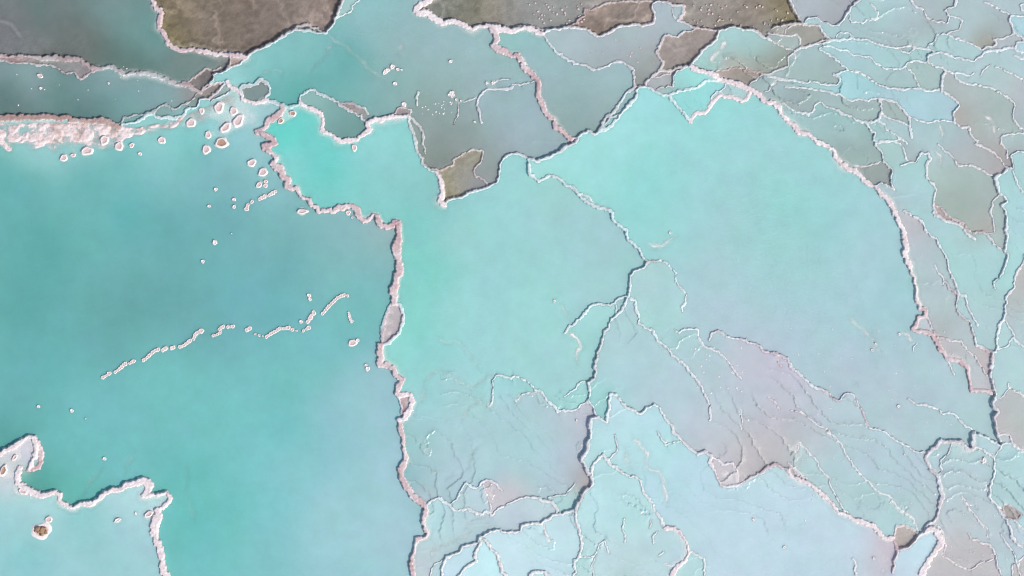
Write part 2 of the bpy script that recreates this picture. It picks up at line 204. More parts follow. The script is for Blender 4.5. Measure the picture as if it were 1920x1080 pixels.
# edges: type (R broad ridge, r rim, c cliff edge, s drowned ridge), half width, lip height, tone, label or None, path
W, K, B = 'white', 'pink', 'brown'
LINES = [
 ('R',4.5,.12,K,'pinkish crusted ridge between the slate green pool and the brown algae pool','@0,0 1135,0 1160,60 1200,80 1190,140 1190,210 1230,250 1250,290 1250,330 1290,360 1340,380 1450,365 1560,385 1640,405 1720,415 1780,410 1840,430'),
 ('R',3.0,.06,W,'dark edged white lip along the lower side of the brown algae pool','@1,0 650,0 615,90 580,160 530,235 500,238 450,240 400,225 330,222 290,220 200,275 100,330 0,370 @0,0 1870,400 1830,440 1790,480 1700,520 1600,560'),
 ('r',3.0,.05,W,None,'@1,0 290,200 380,180 460,215 520,238'),
 ('c',2.0,.03,W,None,'@1,0 770,0 715,40 720,75 640,110 600,140'),
 ('r',2,.04,K,None,'@0,0 1720,415 1715,470 1700,520'),
 ('R',3.8,.10,K,'long pinkish ridge winding between the slate green pool and the grey teal pool','@0,0 0,415 60,420 160,420 240,425 330,435 430,437 510,445 590,440 640,475 680,505 750,510 820,500 880,530 920,555 1000,545 1080,545 1140,560 1200,580 1260,600 1320,630 1400,628 1440,655 1480,680 1500,690'),
 ('r',2.2,.05,K,None,'@0,0 1340,620 1420,600 1480,560 1540,515 1600,522 1650,500'),
 ('r',2.2,.05,K,None,'@0,0 0,440 60,460 90,475 190,465 280,480 380,490 430,520 490,545 550,545 580,580 620,590 680,545 740,520'),
 ('c',2.5,.04,W,None,'@0,0 1600,560 1600,595 1540,640 1500,690'),
 ('r',3,.06,B,None,'@0,0 1500,690 1470,710 1450,750 1380,770 1310,810 1230,785 1160,830 1100,845 1000,865 920,885 880,930'),
 ('R',5.5,.10,B,'brown crusted bank between the grey teal pool and the lumpy shoal','@0,0 0,885 100,885 200,880 300,875 400,880 500,880 530,905 600,902 680,912 780,912 850,938 890,955'),
 ('R',3.2,.06,W,'white scalloped lip above the dark diagonal cliff left of the grey turquoise pool','@0,0 880,960 920,930 1000,910 1080,880 1140,850 1160,870 1200,890 1250,880 1310,895 1380,850 1390,820 1470,800 1500,750 1570,740 1620,700 1660,640 1700,610'),
 ('r',2.5,.05,W,None,'@0,0 1500,690 1560,640 1610,610 1660,620 1700,610'),
 ('c',2.0,.04,W,None,'@0,0 1580,760 1640,730 1690,700 1720,680'),
 ('R',3.5,.08,W,'short white ridge beside the grey wedge of water','@0,0 1700,610 1720,650 1760,670 1800,690 1820,740 1850,760 1920,765 @1,0 60,755 80,750'),
 ('R',3.2,.07,W,'thin white rim looping over the grey wedge and the green pool','@0,0 1810,700 1800,665 1830,640 1880,640 1920,630 @1,0 30,600 80,630 100,660 95,690 65,720 80,750 130,765 190,790 250,795 290,790 330,765 330,715 370,690 410,665 450,680 480,710 540,730 600,760 630,790 690,820 740,850 790,860 800,890 830,920'),
 ('R',3.5,.07,W,'pale scalloped rim enclosing the small green pool from below','@1,0 330,770 400,810 450,825 490,860 495,920 500,970 500,995 560,1000 590,1030 630,1055 700,1055 760,1045 800,1010 850,975 830,945 830,920 900,900 940,905 980,880 1060,870 1140,870'),
 ('r',2.5,.05,K,None,'@1,0 620,770 690,775 760,790 820,805 840,860'),
 ('r',2.5,.05,K,None,'@1,0 830,915 870,890 920,885 980,865 1050,850 1060,810 1110,800 1160,820 1155,865'),
 ('R',4.5,.10,K,'tan saddle of crust around the two rusty cones','@1,0 10,985 60,960 110,900 160,860 200,820 190,790'),
 ('R',5.2,.16,K,'broad pink knobbly ridge separating the deep teal pool from the bright central pool','@1,0 10,985 60,1000 130,1040 150,1075 @1,1 60,15 110,60 150,100 130,150 190,190 200,240 240,270 240,310 300,330 325,370 340,400 390,420 400,450 455,475 470,510 540,495 580,510 600,480 650,470 710,465 760,490 770,530 800,570 840,575 870,535 900,530 920,570 930,610 980,620 1030,610 1045,580 1070,590 1075,650'),
 ('R',6.0,.18,K,'straight pink crust wall running down between the deep teal and central pools','@1,1 1065,600 1070,690 1060,740 1060,800 1072,880 1080,930 1058,990 1035,1080 @1,2 1038,40 1035,110'),
 ('R',3.4,.12,W,'white curved rim of the leaf shaped pink basin on the crust wall','@1,2 1035,110 1090,145 1105,200 1090,280 1050,350 1000,420 940,430'),
 ('r',5,.05,K,None,'@1,2 1020,100 975,190 955,260 945,340 938,430'),
 ('R',5.0,.14,K,'twisting pink crust ridge below the leaf shaped basin','@1,2 935,430 920,480 935,530 925,575 980,580 1030,610 1050,650 1110,690 1075,740 1055,800 1100,810'),
 ('R',4.2,.12,W,'small hooked crust bulge halfway down the pink ridge','@1,2 1080,805 1150,800 1170,860 1140,930 1110,970 1075,990'),
 ('r',2.6,.04,K,None,'@1,2 1060,795 1092,880 1088,940 1076,992'),
 ('R',4.4,.12,K,'pinkish rim curving down the left side of the pale square bowl','@1,2 1075,990 1085,1060 @1,3 1090,0 1105,50 1110,130 1120,190 1110,250 1085,290 1090,340 1120,390 1150,440 1180,490 1230,520 1270,560'),
 ('R',3.6,.08,K,'pink wavering rim at the lower end beside the icy petal terraces','@1,3 1270,560 1280,590 1260,650 1270,710 1290,750 1280,790 1215,800 1190,870 1170,930 1165,1000 1180,1080'),
 ('R',3.0,.06,W,'scalloped white rim under the pale square bowl','@1,3 1270,570 1310,520 1370,490 1400,525 1450,540 1490,590 1540,580 1600,575 1660,610 1700,610 1730,590 1770,630 1810,580 1860,555 1920,520 @2,3 40,510 100,490 160,485 230,510 310,530 330,590 340,620'),
 ('r',2.4,.05,W,None,'@1,3 1460,540 1510,500 1530,440 1580,385 1630,425 1680,385 1730,360 1790,375 1850,440'),
 ('r',2.2,.04,K,None,'@1,3 1700,400 1740,470 1750,540 1760,600'),
 ('c',2.2,.03,W,None,'@1,3 1310,1080 1320,1020 1370,980 1400,960'),
 ('R',2.8,.05,W,'upper white edge of the icy petal terraces along the bottom','@1,3 1395,1080 1400,1000 1430,940 1530,900 1550,860 1620,840 1660,830 1690,780 1750,750 1820,730 1860,755 1920,745 @2,3 50,750 80,700 140,685 210,685 280,650 310,615 340,620 380,620 400,600 450,590 475,600'),
 ('R',2.8,.05,W,'dark sided white lip of the smallest icy petal at the bottom edge','@1,3 1525,1080 1560,1030 1650,960 1640,910 1690,830 1680,790'),
 ('R',3.4,.10,W,'white crust rib slanting down from the petal edge','@1,3 1690,790 1740,840 1800,910 1820,970 1860,1050 1880,1080'),
 ('R',3.2,.08,K,'mauve lip down the right side of the pale square bowl','@2,3 475,600 490,550 540,450 600,400 600,350 570,320 545,250 520,205 570,140 580,60 590,0 @2,2 590,1080 600,980 640,972'),
 ('R',2.8,.06,W,'sharp peaked white lip of the icy apron below the triangular pool','@2,2 710,1000 720,930 730,850 740,790 780,800 820,850 850,890 900,915 960,945 1010,900 1070,870 1100,890 1130,950 1180,1020 1220,1080 @2,3 1280,70 1340,120 1390,165'),
 ('r',2.5,.05,W,None,'@2,2 580,850 620,920 650,965 690,995 715,1010'),
 ('R',3.0,.07,W,'long pale wriggling rim through the icy terraces right of the mauve lip','@2,3 600,320 600,250 640,210 680,160 710,200 740,250 780,265 820,310 890,340 920,330 965,370 975,430 1000,480 1040,520 1060,570 1110,640 1150,720'),
 ('R',3.6,.10,W,'thick pinkish hook shaped rim near the bottom centre','@2,3 1150,720 1210,710 1270,770 1310,840 1330,890 1300,960 1240,1000 1210,1050 1200,1080'),
 ('r',2,.03,W,None,'@2,3 730,200 780,140 790,90 770,20'),
 ('R',2.8,.07,W,'vertical white rim between the two icy petal terraces','@2,3 475,600 490,670 510,740 520,800 515,880 500,940 470,970 465,1010 490,1050 460,1080'),
 ('r',2.2,.05,W,None,'@2,3 500,940 560,940 620,930 600,1000 610,1080'),
 ('r',2,.03,W,None,'@2,3 620,930 640,870 690,810 720,870 730,910'),
 ('r',2.5,.06,W,None,'@2,3 840,650 825,700 850,790 845,820'),
 ('r',2.5,.06,W,None,'@2,3 1040,660 1030,720'),
 ('r',2.5,.06,W,None,'@2,3 1090,745 1060,780 1060,830'),
 ('r',2.5,.06,W,None,'@2,3 1130,900 1100,925'),
 ('r',2.5,.05,W,None,'@2,3 1150,990 1210,1010 1200,1060'),
 ('R',3.2,.08,K,'pinkish scalloped rim below the lilac grey sheet','@2,3 1390,165 1440,145 1490,180 1480,230 1520,310 1550,370 1560,400 1620,410 1690,400 1760,360 1810,330 1860,310 1920,260 @3,3 0,265 50,245 120,265 150,290'),
 ('r',2.4,.05,W,None,'@2,3 1490,180 1560,220 1580,240 1650,230 1690,300 1695,390'),
 ('c',2,.03,W,None,'@2,3 1090,0 1120,60 1150,95 1210,75 1260,70'),
 ('c',2,.03,W,None,'@2,3 1350,900 1440,950 1440,1080'),
 ('s',2.5,.02,W,None,'@2,3 850,130 870,220 900,270'),
 ('s',2.5,.03,W,None,'@2,3 900,20 960,100 1010,160 1000,230 1030,270 1100,300 1150,380 1160,560'),
 ('R',3.5,.10,W,'white crinkled crust heap at the bottom edge between two petals','@2,3 130,1080 160,1045 240,1045 270,1080'),
 ('r',2,.04,W,None,'@2,3 240,700 260,780 280,820'),
 ('c',2,.03,W,None,'@2,3 270,490 350,470 400,470 440,430 470,390'),
 ('R',4.0,.10,W,'ragged white crust rim along the lower left of the tapering pool','@3,3 150,290 160,320 240,360 300,380 400,460 470,520 530,600 600,620 650,660 720,680 790,700 830,750 880,800 940,795'),
 ('r',2.8,.06,W,None,'@3,3 150,230 210,290 290,350'),
 ('R',2.8,.08,K,'pink rim around the brown lens shaped puddle near the bottom right','@3,3 940,800 960,710 1030,700 1080,730 1130,770 1100,810 1050,870 980,890 950,830'),
 ('R',3.2,.08,K,'mauve crinkled rim on the right side of the tapering pool','@3,3 1130,770 1180,740 1200,700 1260,650 1280,590 1280,540 1305,480 1290,380 1270,320 1220,280 1180,200 1200,150 1260,110 1290,60 1370,70 1440,75 1500,130 1530,125 1545,0 @3,2 1545,1080'),
 ('r',2.4,.05,W,None,'@3,3 1270,320 1300,290 1290,210 1340,170 1370,110 1380,70'),
 ('R',5.0,.12,W,'broad white curved rim of the small icy pool at the bottom right','@3,3 1180,740 1220,725 1265,735 1295,800 1290,850 1200,950 1150,1060'),
 ('r',2.5,.05,W,None,'@3,3 1270,700 1310,740 1330,850 1320,900'),
 ('R',3.0,.07,K,'pink stained lip beside the chute at the bottom edge','@3,3 940,800 965,885 950,960 930,1050'),
 ('r',2.0,.03,W,None,'@3,3 440,0 500,40 550,90 585,180 650,270 720,350 830,450 900,470 960,560 1040,610 1080,650 1130,750'),
 ('r',2.0,.03,W,None,'@3,3 240,80 290,150 350,190 390,280 460,350 460,390 490,450 540,540 600,610'),
 ('c',2.0,.03,W,None,'@3,3 240,80 210,150'),
 ('r',2.2,.04,W,None,'@3,2 1050,830 1120,870 1210,880 1310,930 1410,950 1480,1030 1550,1080'),
 ('r',2.2,.04,W,None,'@3,2 760,1050 860,1075 @3,3 870,0 920,40 1000,80 1060,110 1090,145 1190,150'),
 ('R',2.6,.06,W,'thin white rim zigzagging down the right edge of the pinkish shallows','@3,3 1545,110 1600,120 1640,160 1690,200 1700,260 1690,330 1660,410 1650,480 1700,540 1740,590 1780,650 1810,720 1830,800 1900,860'),
 ('r',2.3,.05,W,None,'@3,3 1690,200 1720,140 1760,90 1810,80 1860,110 1920,150'),
 ('c',2,.03,W,None,'@3,3 1630,400 1650,480'),
 ('r',2.3,.05,B,None,'@3,3 1760,560 1770,540 1850,570 1900,620 1860,650 1810,650 1770,600 1755,560'),
 ('r',2.2,.05,W,None,'@3,3 1840,660 1900,720 1920,740'),
 ('r',2.2,.05,W,None,'@3,3 1500,760 1520,790 1600,830 1660,840 1700,900 1720,1000 1750,1080'),
 ('r',2.0,.04,W,None,'@3,3 1310,930 1400,990 1510,1030 1600,980 1690,950'),
 ('r',2.0,.03,W,None,'@3,3 1450,480 1520,590 1600,690 1640,720 1650,800'),
 ('r',2.0,.04,W,None,'@3,3 1740,760 1780,840 1850,940 1860,1000 1890,1080'),
 ('r',2.4,.05,W,None,'@3,3 1920,930 1880,960 1870,1020'),
 ('c',2,.03,W,None,'@3,3 1820,1080 1830,990'),
 ('r',2.8,.06,W,None,'@3,3 635,950 650,1000 640,1030 660,1080'),
 ('r',2,.04,W,None,'@3,3 1560,20 1640,40 1700,80 1740,100'),
 ('r',2.5,.06,W,None,'@3,3 1700,10 1800,20 1830,90 1920,140'),
 ('R',2.8,.07,W,'scalloped rim arching left from the meeting point of the pale pools','@2,2 875,65 840,60 780,100 740,130 650,125 590,135 540,190 480,250 430,290 400,330'),
 ('R',3.0,.08,K,'scalloped rim down the left side of the pale triangular pool','@2,2 860,75 820,170 740,240 730,300 690,330 660,440 630,540 620,590 630,640 610,690 570,710'),
 ('r',2.3,.05,W,None,'@2,2 780,115 775,190 800,180'),
 ('r',2.3,.05,W,None,'@2,2 570,710 540,700 495,720 480,760 420,790 390,815'),
 ('R',2.6,.06,W,'thin pale rim between the central pool and the square bowl','@2,2 570,710 580,780 570,840 510,880 470,915 400,920 340,930 330,890 280,860 230,790 180,760 120,710 60,680 30,660 0,660 @1,2 1920,680 1880,665 1800,655 1775,690 1770,850 1740,890'),
 ('r',2.0,.03,W,None,'@2,2 180,780 100,790 60,810 30,850'),
 ('R',2.9,.07,W,'long thin rim down the right side of the pale triangular pool','@2,2 890,80 920,100 925,170 960,220 950,260 1000,300 1050,320 1080,370 1150,440 1200,510 1270,550 1330,620 1390,690 1430,770 1480,880 1485,990'),
 ('r',2.4,.06,W,None,'@2,1 1110,870 1160,910 1230,970 1230,1030 1270,1080 @2,2 1300,40 1295,110 1270,130 1275,175'),
 ('s',2.4,.02,W,None,'@2,1 1000,750 1080,770 1140,750 1240,690'),
 ('r',2.2,.03,W,None,'@2,2 1220,310 1250,345 1300,310 1390,310 1400,370 1440,440 1540,475 1600,520 1660,610 1720,680'),
 ('R',2.4,.06,K,'broken thin rim crossing the sheet between the aqua fan pool and the lilac sheet','@2,2 1480,390 1490,340 1550,320 1590,350 1650,370 1740,390 1850,440 1920,490 @3,2 40,485 80,500 150,530 170,590 220,640 280,680 310,720 350,745 430,765 480,820 520,850 550,830 590,790 640,800 680,880 720,960 760,1050'),
 ('r',2.2,.04,K,None,'@3,2 80,510 75,560 100,590'),
 ('r',2.0,.03,W,None,'@2,2 1720,920 1720,1060'),
 ('s',2.2,.03,W,None,'@2,2 400,345 470,370 510,440 480,500 490,580'),
 ('r',2.0,.03,K,None,'@3,2 0,820 50,860 85,915'),
 ('r',2.0,.03,K,None,'@3,2 170,915 250,935 310,980 380,1030 470,1080'),
 ('s',2.5,-.01,W,None,'@3,2 600,210 690,290 740,340 790,380 820,450 880,520'),
 ('s',2.5,-.01,W,None,'@3,2 630,690 680,740'),
 ('r',2.3,.04,W,None,'@3,2 1115,420 1085,440 1090,470'),
 ('s',2.0,.02,W,None,'@3,2 985,345 1050,350 1110,420'),
 ('R',4.0,.12,W,'long curved white crust ridge bounding the bright aqua pool on the right','@2,0 1340,500 1400,530 1500,560 1560,590 1620,610 1700,630 1770,665 1850,710 1890,745 1920,770 @3,0 30,770 80,800 90,850 150,910 200,950 230,990 300,1010 350,1050 400,1080 @3,1 480,40 500,90 560,150 640,190 700,240 740,290 800,320 860,380 900,420 940,480 970,560 1000,620 1020,690 1030,770 1020,830 1060,890 1085,980 1100,1080 @3,2 1110,50 1140,150'),
 ('R',3.4,.08,K,'pinkish double rim below the end of the long curved ridge','@3,2 1140,150 1180,170 1170,210 1120,215 1115,270 1090,310 1150,330 1230,350 1270,400 1290,460 1330,510 1370,540 1430,550 1490,590 1500,660 1520,770 1620,770 1680,800'),
 ('r',2.4,.05,K,None,'@3,2 1180,170 1210,230 1240,310 1280,370 1370,390 1440,400 1500,470 1550,500 1590,570 1640,650 1670,640'),
 ('c',2.0,.03,W,None,'@3,2 1330,520 1360,590 1400,650'),
 ('R',2.8,.06,K,'mauve thin rim running down beside the right hand channel','@3,1 1310,1010 1355,1080 @3,2 1420,60 1410,130 1430,200 1510,260 1540,330 1560,430 1600,440 1670,470 1680,540 1670,650 1690,720 1700,800 1680,870 1720,930 1690,970 1720,1080 @3,3 1740,60'),
 ('R',2.6,.05,W,'dark sided thin rim right of the greyish pink triangles','@3,1 1020,500 1110,545 1160,590 1190,660 1260,720 1300,790 1340,870 1350,950 1390,1020 1420,1080 @3,2 1440,50 1480,60 1500,150 1540,220 1570,290'),
 ('R',2.8,.06,W,'pink white rim at the right edge beside the pale aqua channel','@3,1 1920,830 1900,900 1850,1000 1840,1080 @3,2 1790,60 1770,160 1780,200 1740,250 1720,320 1710,400 1720,450 1690,500 1670,600'),
 ('r',2.2,.04,W,None,'@3,2 1780,250 1830,330 1850,390 1920,440'),
 ('c',2,.03,W,None,'@3,2 1720,460 1790,430 1830,370'),
 ('c',2,.03,W,None,'@3,2 1740,830 1790,760 1800,710'),
 ('r',2.2,.05,W,None,'@3,2 1830,760 1880,780 1920,830'),
 ('c',2.4,.03,W,None,'@3,0 1040,1075 1010,1040 @3,1 800,0 850,70 860,130 890,150 930,200 920,280 950,345'),
 ('r',2.2,.04,W,None,'@3,1 950,345 890,310 850,290 800,315'),
 ('r',2.0,.02,W,None,'@3,1 660,165 750,165 800,150 850,130'),
 ('r',2.2,.05,W,None,'@3,1 990,0 1020,50 1025,110 1060,130'),
 ('R',3.2,.08,W,'white hook and rim down the left side of the kidney shaped pool','@3,1 1000,160 1050,140 1110,130 1150,70 1200,70 1220,110 1190,150 1190,250 1240,300 1250,360 1235,440 1250,520 1320,570 1390,590 1450,620 1490,680 1550,710'),
 ('r',2.8,.06,K,None,'@3,1 1250,460 1290,470 1330,520 1390,560 1440,590 1490,640 1550,680 1560,660 1600,655 1640,680 1680,730 1740,790 1800,830'),
 ('c',2.2,.04,W,None,'@3,1 1800,830 1770,930 1740,1000 1690,1040 1700,1080'),
 ('R',2.8,.06,W,'dark sided rim along the right of the kidney shaped pool','@3,1 1560,0 1640,30 1700,70 1760,140 1800,180 1760,220 1700,240 1710,290 1730,360 1790,430 1750,460 1790,550 1780,640 1790,690 1780,790'),
 ('r',2.3,.05,W,None,'@3,1 1690,240 1640,220 1560,170 1500,160 1430,155 1390,110 1330,50 1270,0'),
 ('c',2.3,.03,W,None,'@3,1 1730,380 1680,430 1670,520 1690,600 1690,660 1640,670'),
 ('c',2.2,.03,W,None,'@3,1 1750,0 1790,50 1790,110'),
 ('r',2.4,.04,W,None,'@3,1 1920,55 1860,60 1800,90 1830,130 1840,190 1800,180'),
 ('r',2.3,.05,W,None,'@3,1 1830,190 1850,250 1880,320 1920,370'),
 ('c',2.4,.03,W,None,'@3,1 1250,910 1270,960 1310,1000 1310,1060'),
 ('s',2.0,.03,W,None,'@3,1 1255,30 1290,100 1300,180'),
 # top right mosaic
 ('R',2.4,.04,W,'dark stepped lip between the sandy brown shallow and the smoky grey pool','@3,0 160,0 200,80 240,140 265,180'),
 ('R',2.5,.05,W,'jagged white lip around the smoky grey pool at the top edge','@3,0 265,185 300,140 370,135 420,165 480,190 530,195 570,150 600,100 620,60 680,0'),
 ('r',2.2,.04,W,None,'@3,0 610,110 620,165 700,175 750,150 820,145 820,90 770,30'),
 ('R',2.4,.05,W,'notched white rim hanging from the top edge above the stepped terraces','@3,0 1075,0 1100,50 1160,80 1210,145 1270,165 1340,170 1360,120 1330,80 1400,50 1415,0'),
 ('c',2.3,.03,W,None,'@3,0 1360,120 1470,155 1430,220 1340,255 1270,260 1240,310 1195,330 1195,370'),
 ('R',2.6,.06,W,'pinkish white rim running across the upper mosaic terraces','@3,0 1195,370 1130,360 1050,345 980,350 950,360 880,345 800,320 730,300 640,290 560,295 500,300 430,320 330,340 250,350 200,385'),
 ('r',2.3,.05,W,None,'@3,0 30,215 80,190 160,180 250,175 265,185'),
 ('r',2.3,.05,W,None,'@3,0 0,250 90,265 210,265 240,290 240,330 250,350'),
 ('c',2.2,.04,W,None,'@3,0 330,340 400,310 470,300 420,250 370,190 330,190 270,180 190,190 130,220 120,260'),
 ('r',2.0,.04,W,None,'@3,0 500,300 540,250 600,250 640,285'),
 ('r',2.2,.04,W,None,'@3,0 20,300 80,335 140,370 200,380'),
 ('c',2.3,.04,W,None,'@3,0 205,440 200,385 145,420 150,500 80,525 0,555'),
 ('R',2.5,.05,W,'wavy pale rim above the tapered blue terrace near the curved ridge','@3,0 0,575 50,580 130,600 240,610 290,625 340,605 420,635 520,640 540,600 530,575 490,560'),
 ('R',2.5,.05,W,'slanting thin rim through the middle of the mosaic terraces','@3,0 500,560 600,525 680,550 760,590 850,640 900,670 990,670 1040,665 1150,670 1200,680 1290,670'),
 ('c',2.3,.04,W,None,'@3,0 600,525 550,490 500,430 380,370'),
 ('r',2.2,.04,W,None,'@3,0 380,360 450,350 590,380 640,420 700,420 760,420 800,470 870,520 920,520 1020,520 1050,460 1110,460 1200,470'),
 ('c',2.2,.04,W,None,'@3,0 1200,470 1250,490 1330,530'),
 ('r',2.0,.03,W,None,'@3,0 1040,510 1090,550 1100,590 1130,650'),
 ('R',2.4,.05,W,'pale ragged rim crossing the upper right terraces from side to side','@3,0 1195,460 1200,420 1270,395 1310,390 1400,430 1540,465 1570,430 1640,390 1740,380 1840,360'),
 ('r',2.2,.05,W,None,'@3,0 1195,370 1260,400'),
 ('r',2.2,.05,W,None,'@3,0 950,360 1050,400 1100,365'),
 ('r',2.3,.05,W,None,'@3,0 1340,255 1400,290 1470,310 1560,350 1600,380 1640,350 1710,340 1680,290 1760,295 1840,250'),
 ('c',2.4,.04,W,None,'@3,0 1840,250 1830,190 1800,150 1810,115 1920,120'),
 ('r',2,.03,W,None,'@3,0 1620,20 1700,60 1810,115'),
 ('c',2.2,.03,W,None,'@3,0 1840,250 1900,290 1920,295'),
 ('c',2.3,.04,W,None,'@3,0 1920,310 1850,310 1850,380 1920,390'),
 ('c',2.3,.04,W,None,'@3,0 1920,20 1880,40 1890,80 1920,90'),
 ('R',2.8,.07,W,'white wriggling rim left of the smoky grey shallows near the right side','@3,0 1330,540 1300,600 1300,680 1390,740 1430,790 1390,850 1390,910 1440,950 1500,950 1520,1000 1570,1060 @3,1 1560,0'),
 ('r',2.2,.05,W,None,'@3,0 1350,530 1400,570 1440,610 1520,640 1550,630 1640,650 1720,690 1780,720 1830,760'),
 ('c',2,.03,W,None,'@3,0 1590,570 1600,530 1660,490'),
 ('r',2,.04,W,None,'@3,0 1330,530 1420,550 1500,575 1540,550'),
 ('r',2,.03,W,None,'@3,0 1700,500 1800,540 1870,570 1920,610'),
 ('r',2,.03,W,None,'@3,0 1840,420 1920,450'),
 ('c',2.4,.04,W,None,'@3,0 1780,720 1840,770 1830,830 1840,890 1880,960 1920,985'),
 ('c',2.4,.04,W,None,'@3,0 1740,1080 1750,1020 1830,1000 1920,1000'),
 ('R',2.6,.06,W,'white lip of the dim sickle shaped pool just outside the curved ridge','@3,0 110,770 150,800 210,840 300,860 340,830 350,790 390,775 450,800 540,840 620,880 700,910 740,925 800,915 830,880 840,840 840,790 850,780 830,745'),
 ('R',2.4,.05,W,'thin white rim above the dim sickle shaped pool','@3,0 130,650 250,660 400,680 510,700 570,730 620,755 680,745 740,760 790,735 830,740 890,760 960,770 1010,820 1050,870 1060,950 1070,1030'),
 ('r',2.2,.04,W,None,'@3,0 840,840 880,880 950,900 1060,940'),
 ('r',2.3,.05,W,None,'@3,0 740,930 760,970 800,1000 790,1050'),
 ('c',2.3,.04,W,None,'@3,0 830,910 880,940 890,970 960,1010 1040,1075'),
 ('r',2.3,.05,W,None,'@3,0 800,1080 830,1050 900,1060 930,1050 980,1075 @3,1 990,0'),
 ('r',2.2,.04,W,None,'@3,0 1050,870 1110,900 1190,915 1280,910 1300,905 1390,915'),
 ('s',2.2,.02,W,None,'@3,0 1280,910 1300,980 1310,1060'),
 ('s',2.0,.02,W,None,'@3,0 1600,850 1650,880 1690,930 1690,1030'),
 # top centre
 ('R',3.0,.06,W,'white scalloped rim under the small aqua steps above the fan shaped pool','@2,0 1180,710 1260,680 1330,670 1400,640 1450,610 1510,600 1580,600'),
 ('R',3.2,.06,W,'white edge stepping down to the V notch above the fan shaped pool','@2,0 1780,700 1760,740 1720,765 1690,740 1620,720 1560,710 1500,760 1490,800 1450,840 1390,850 1340,905'),
 ('c',2.2,.04,W,None,'@2,0 1600,620 1590,670 1530,690 1490,740 1490,790'),
 ('R',3.0,.08,W,'straight pale ridge slanting down to the V notch','@2,0 960,650 1000,650 1070,680 1130,710 1180,720 1230,780 1290,850 1340,905'),
 ('R',5.0,.13,K,'thick crusty ridge descending from the top centre between grey pools','@1,0 1770,215 1790,240 1800,280 1795,330 1770,345 1840,375 1920,415 @2,0 40,410 80,460 100,510 160,560 205,610 190,690 210,760 250,840 300,900 340,950 390,1000 440,1040'),
 ('r',2.6,.05,W,None,'@2,0 100,470 130,520 190,580 220,640'),
 ('r',2.2,.04,W,None,'@2,0 0,630 70,635 140,620 170,600'),
 ('R',3.2,.09,W,'scalloped white rim curling over the heart shaped pool','@2,0 230,250 260,300 310,370 400,430 480,470 560,500 640,520 720,490 770,460 820,465 880,495 920,530 910,600 920,640 960,650'),
 ('R',5.0,.12,W,'white crusted lip of the brown shallow pool at the top centre','@1,0 1300,0 1230,30 1205,70 1220,95 1300,105 1350,135 1390,170 1470,155 1530,175 1590,205 1640,210 1690,190 1760,205 1850,220 1920,235 @2,0 90,200 150,215 230,250'),
 ('r',3.5,.06,K,None,'@2,0 0,215 60,195 150,185 200,215 290,225'),
 ('R',3.4,.06,W,'white topped dark cliff between the heart shaped pool and the fan pool','@2,0 440,1040 500,1025 530,1000 580,985 620,1000 660,980 740,950 800,880 870,790 930,730 930,680 960,650'),
 ('R',3.4,.07,K,'crumbly mauve ledge on the dark cliff under the heart shaped pool','@2,0 660,970 700,890 760,840 800,790 830,730 860,690 920,650'),
 ('r',3,.06,K,None,'@2,0 700,930 740,880 790,860'),
 ('R',2.8,.06,W,'ragged lip between the T-shaped pool and the taupe muddy pool','@2,0 1000,650 1010,620 1050,570 1110,530 1130,470 1090,390 1120,340 1140,270 1190,260 1240,280 1290,240 1370,220'),
 ('R',2.8,.06,W,'dark cliff edge with pale top between taupe mud and the aqua steps','@2,0 1110,530 1190,530 1250,500 1340,495 1380,440 1420,390 1480,340 1540,290 1550,230 1640,205 1750,220 1850,245 1920,290 @3,0 20,300'),
 ('c',2.4,.04,W,None,'@2,0 1210,650 1200,590 1240,530 1320,500'),
 ('r',2.2,.05,K,None,'@2,0 1050,580 1130,560 1190,555'),
 ('r',2.2,.05,K,None,'@2,0 1090,665 1130,650 1200,650'),
 ('R',3.0,.06,W,'pale rim of the tan muddy shelf running along its lower side','@2,0 230,250 290,225 400,205 500,205 560,230 650,265 700,250 770,220 800,190 880,185 930,180 980,200 1070,170 1070,90 1050,40 1080,10 1150,15 1220,40 1280,40 1285,90 1245,150'),
 ('R',2.8,.06,W,'pale rim below the sandy warty shallow','@2,0 1245,150 1310,180 1360,210 1450,220 1540,230'),
 ('r',2.0,.03,W,None,'@2,0 1200,60 1210,110 1245,150'),
 ('r',2.4,.04,K,None,'@2,0 420,200 480,170 510,130 550,120 540,60 600,65 700,30 850,10 1050,10'),
 ('s',2.2,.03,W,None,'@2,0 1470,490 1500,440 1560,390 1590,330 1600,280'),
 ('r',2.4,.05,B,None,'@2,0 1510,545 1560,520 1640,515 1710,515 1800,530 1920,555 @3,0 0,555'),
 ('c',2.4,.04,W,None,'@2,0 1770,640 1830,600 1870,570 1920,560 @3,0 0,575'),
 ('r',2.2,.05,W,None,'@2,0 1890,690 1920,680 @3,0 60,620'),
 ('r',2.6,.05,W,None,'@1,0 1900,590 1830,600 1780,620'),
 ('R',2.8,.07,W,'white scalloped rim of a half drowned shelf in the grey turquoise pool','@2,0 0,650 @1,0 1900,660 1800,665 1720,665 1680,710 1655,790 1670,850 1690,920'),
 ('r',2.4,.05,W,None,'@1,0 1650,730 1560,765'),
 ('r',2.0,.03,W,None,'@1,0 1520,770 1510,850 1480,930'),
 ('R',3.4,.08,W,'short white rib standing alone in the grey turquoise pool','@1,0 1215,690 1200,740 1210,790'),
 ('R',3.4,.09,W,'white double rim between the bright basin and the grey upper pool','@1,0 1140,870 1150,950 1190,1020 1200,1080 @1,1 1200,50 1245,100 1250,150 1300,190 1350,210'),
 ('r',3.0,.07,W,None,'@1,0 1150,870 1190,910 1230,940 1260,1020 1250,1080 @1,1 1270,70'),
 ('R',4.2,.12,W,'thick white rim leading to the point of the mud pool','@1,1 1350,210 1380,270 1395,330 1390,390 1375,430 1410,460'),
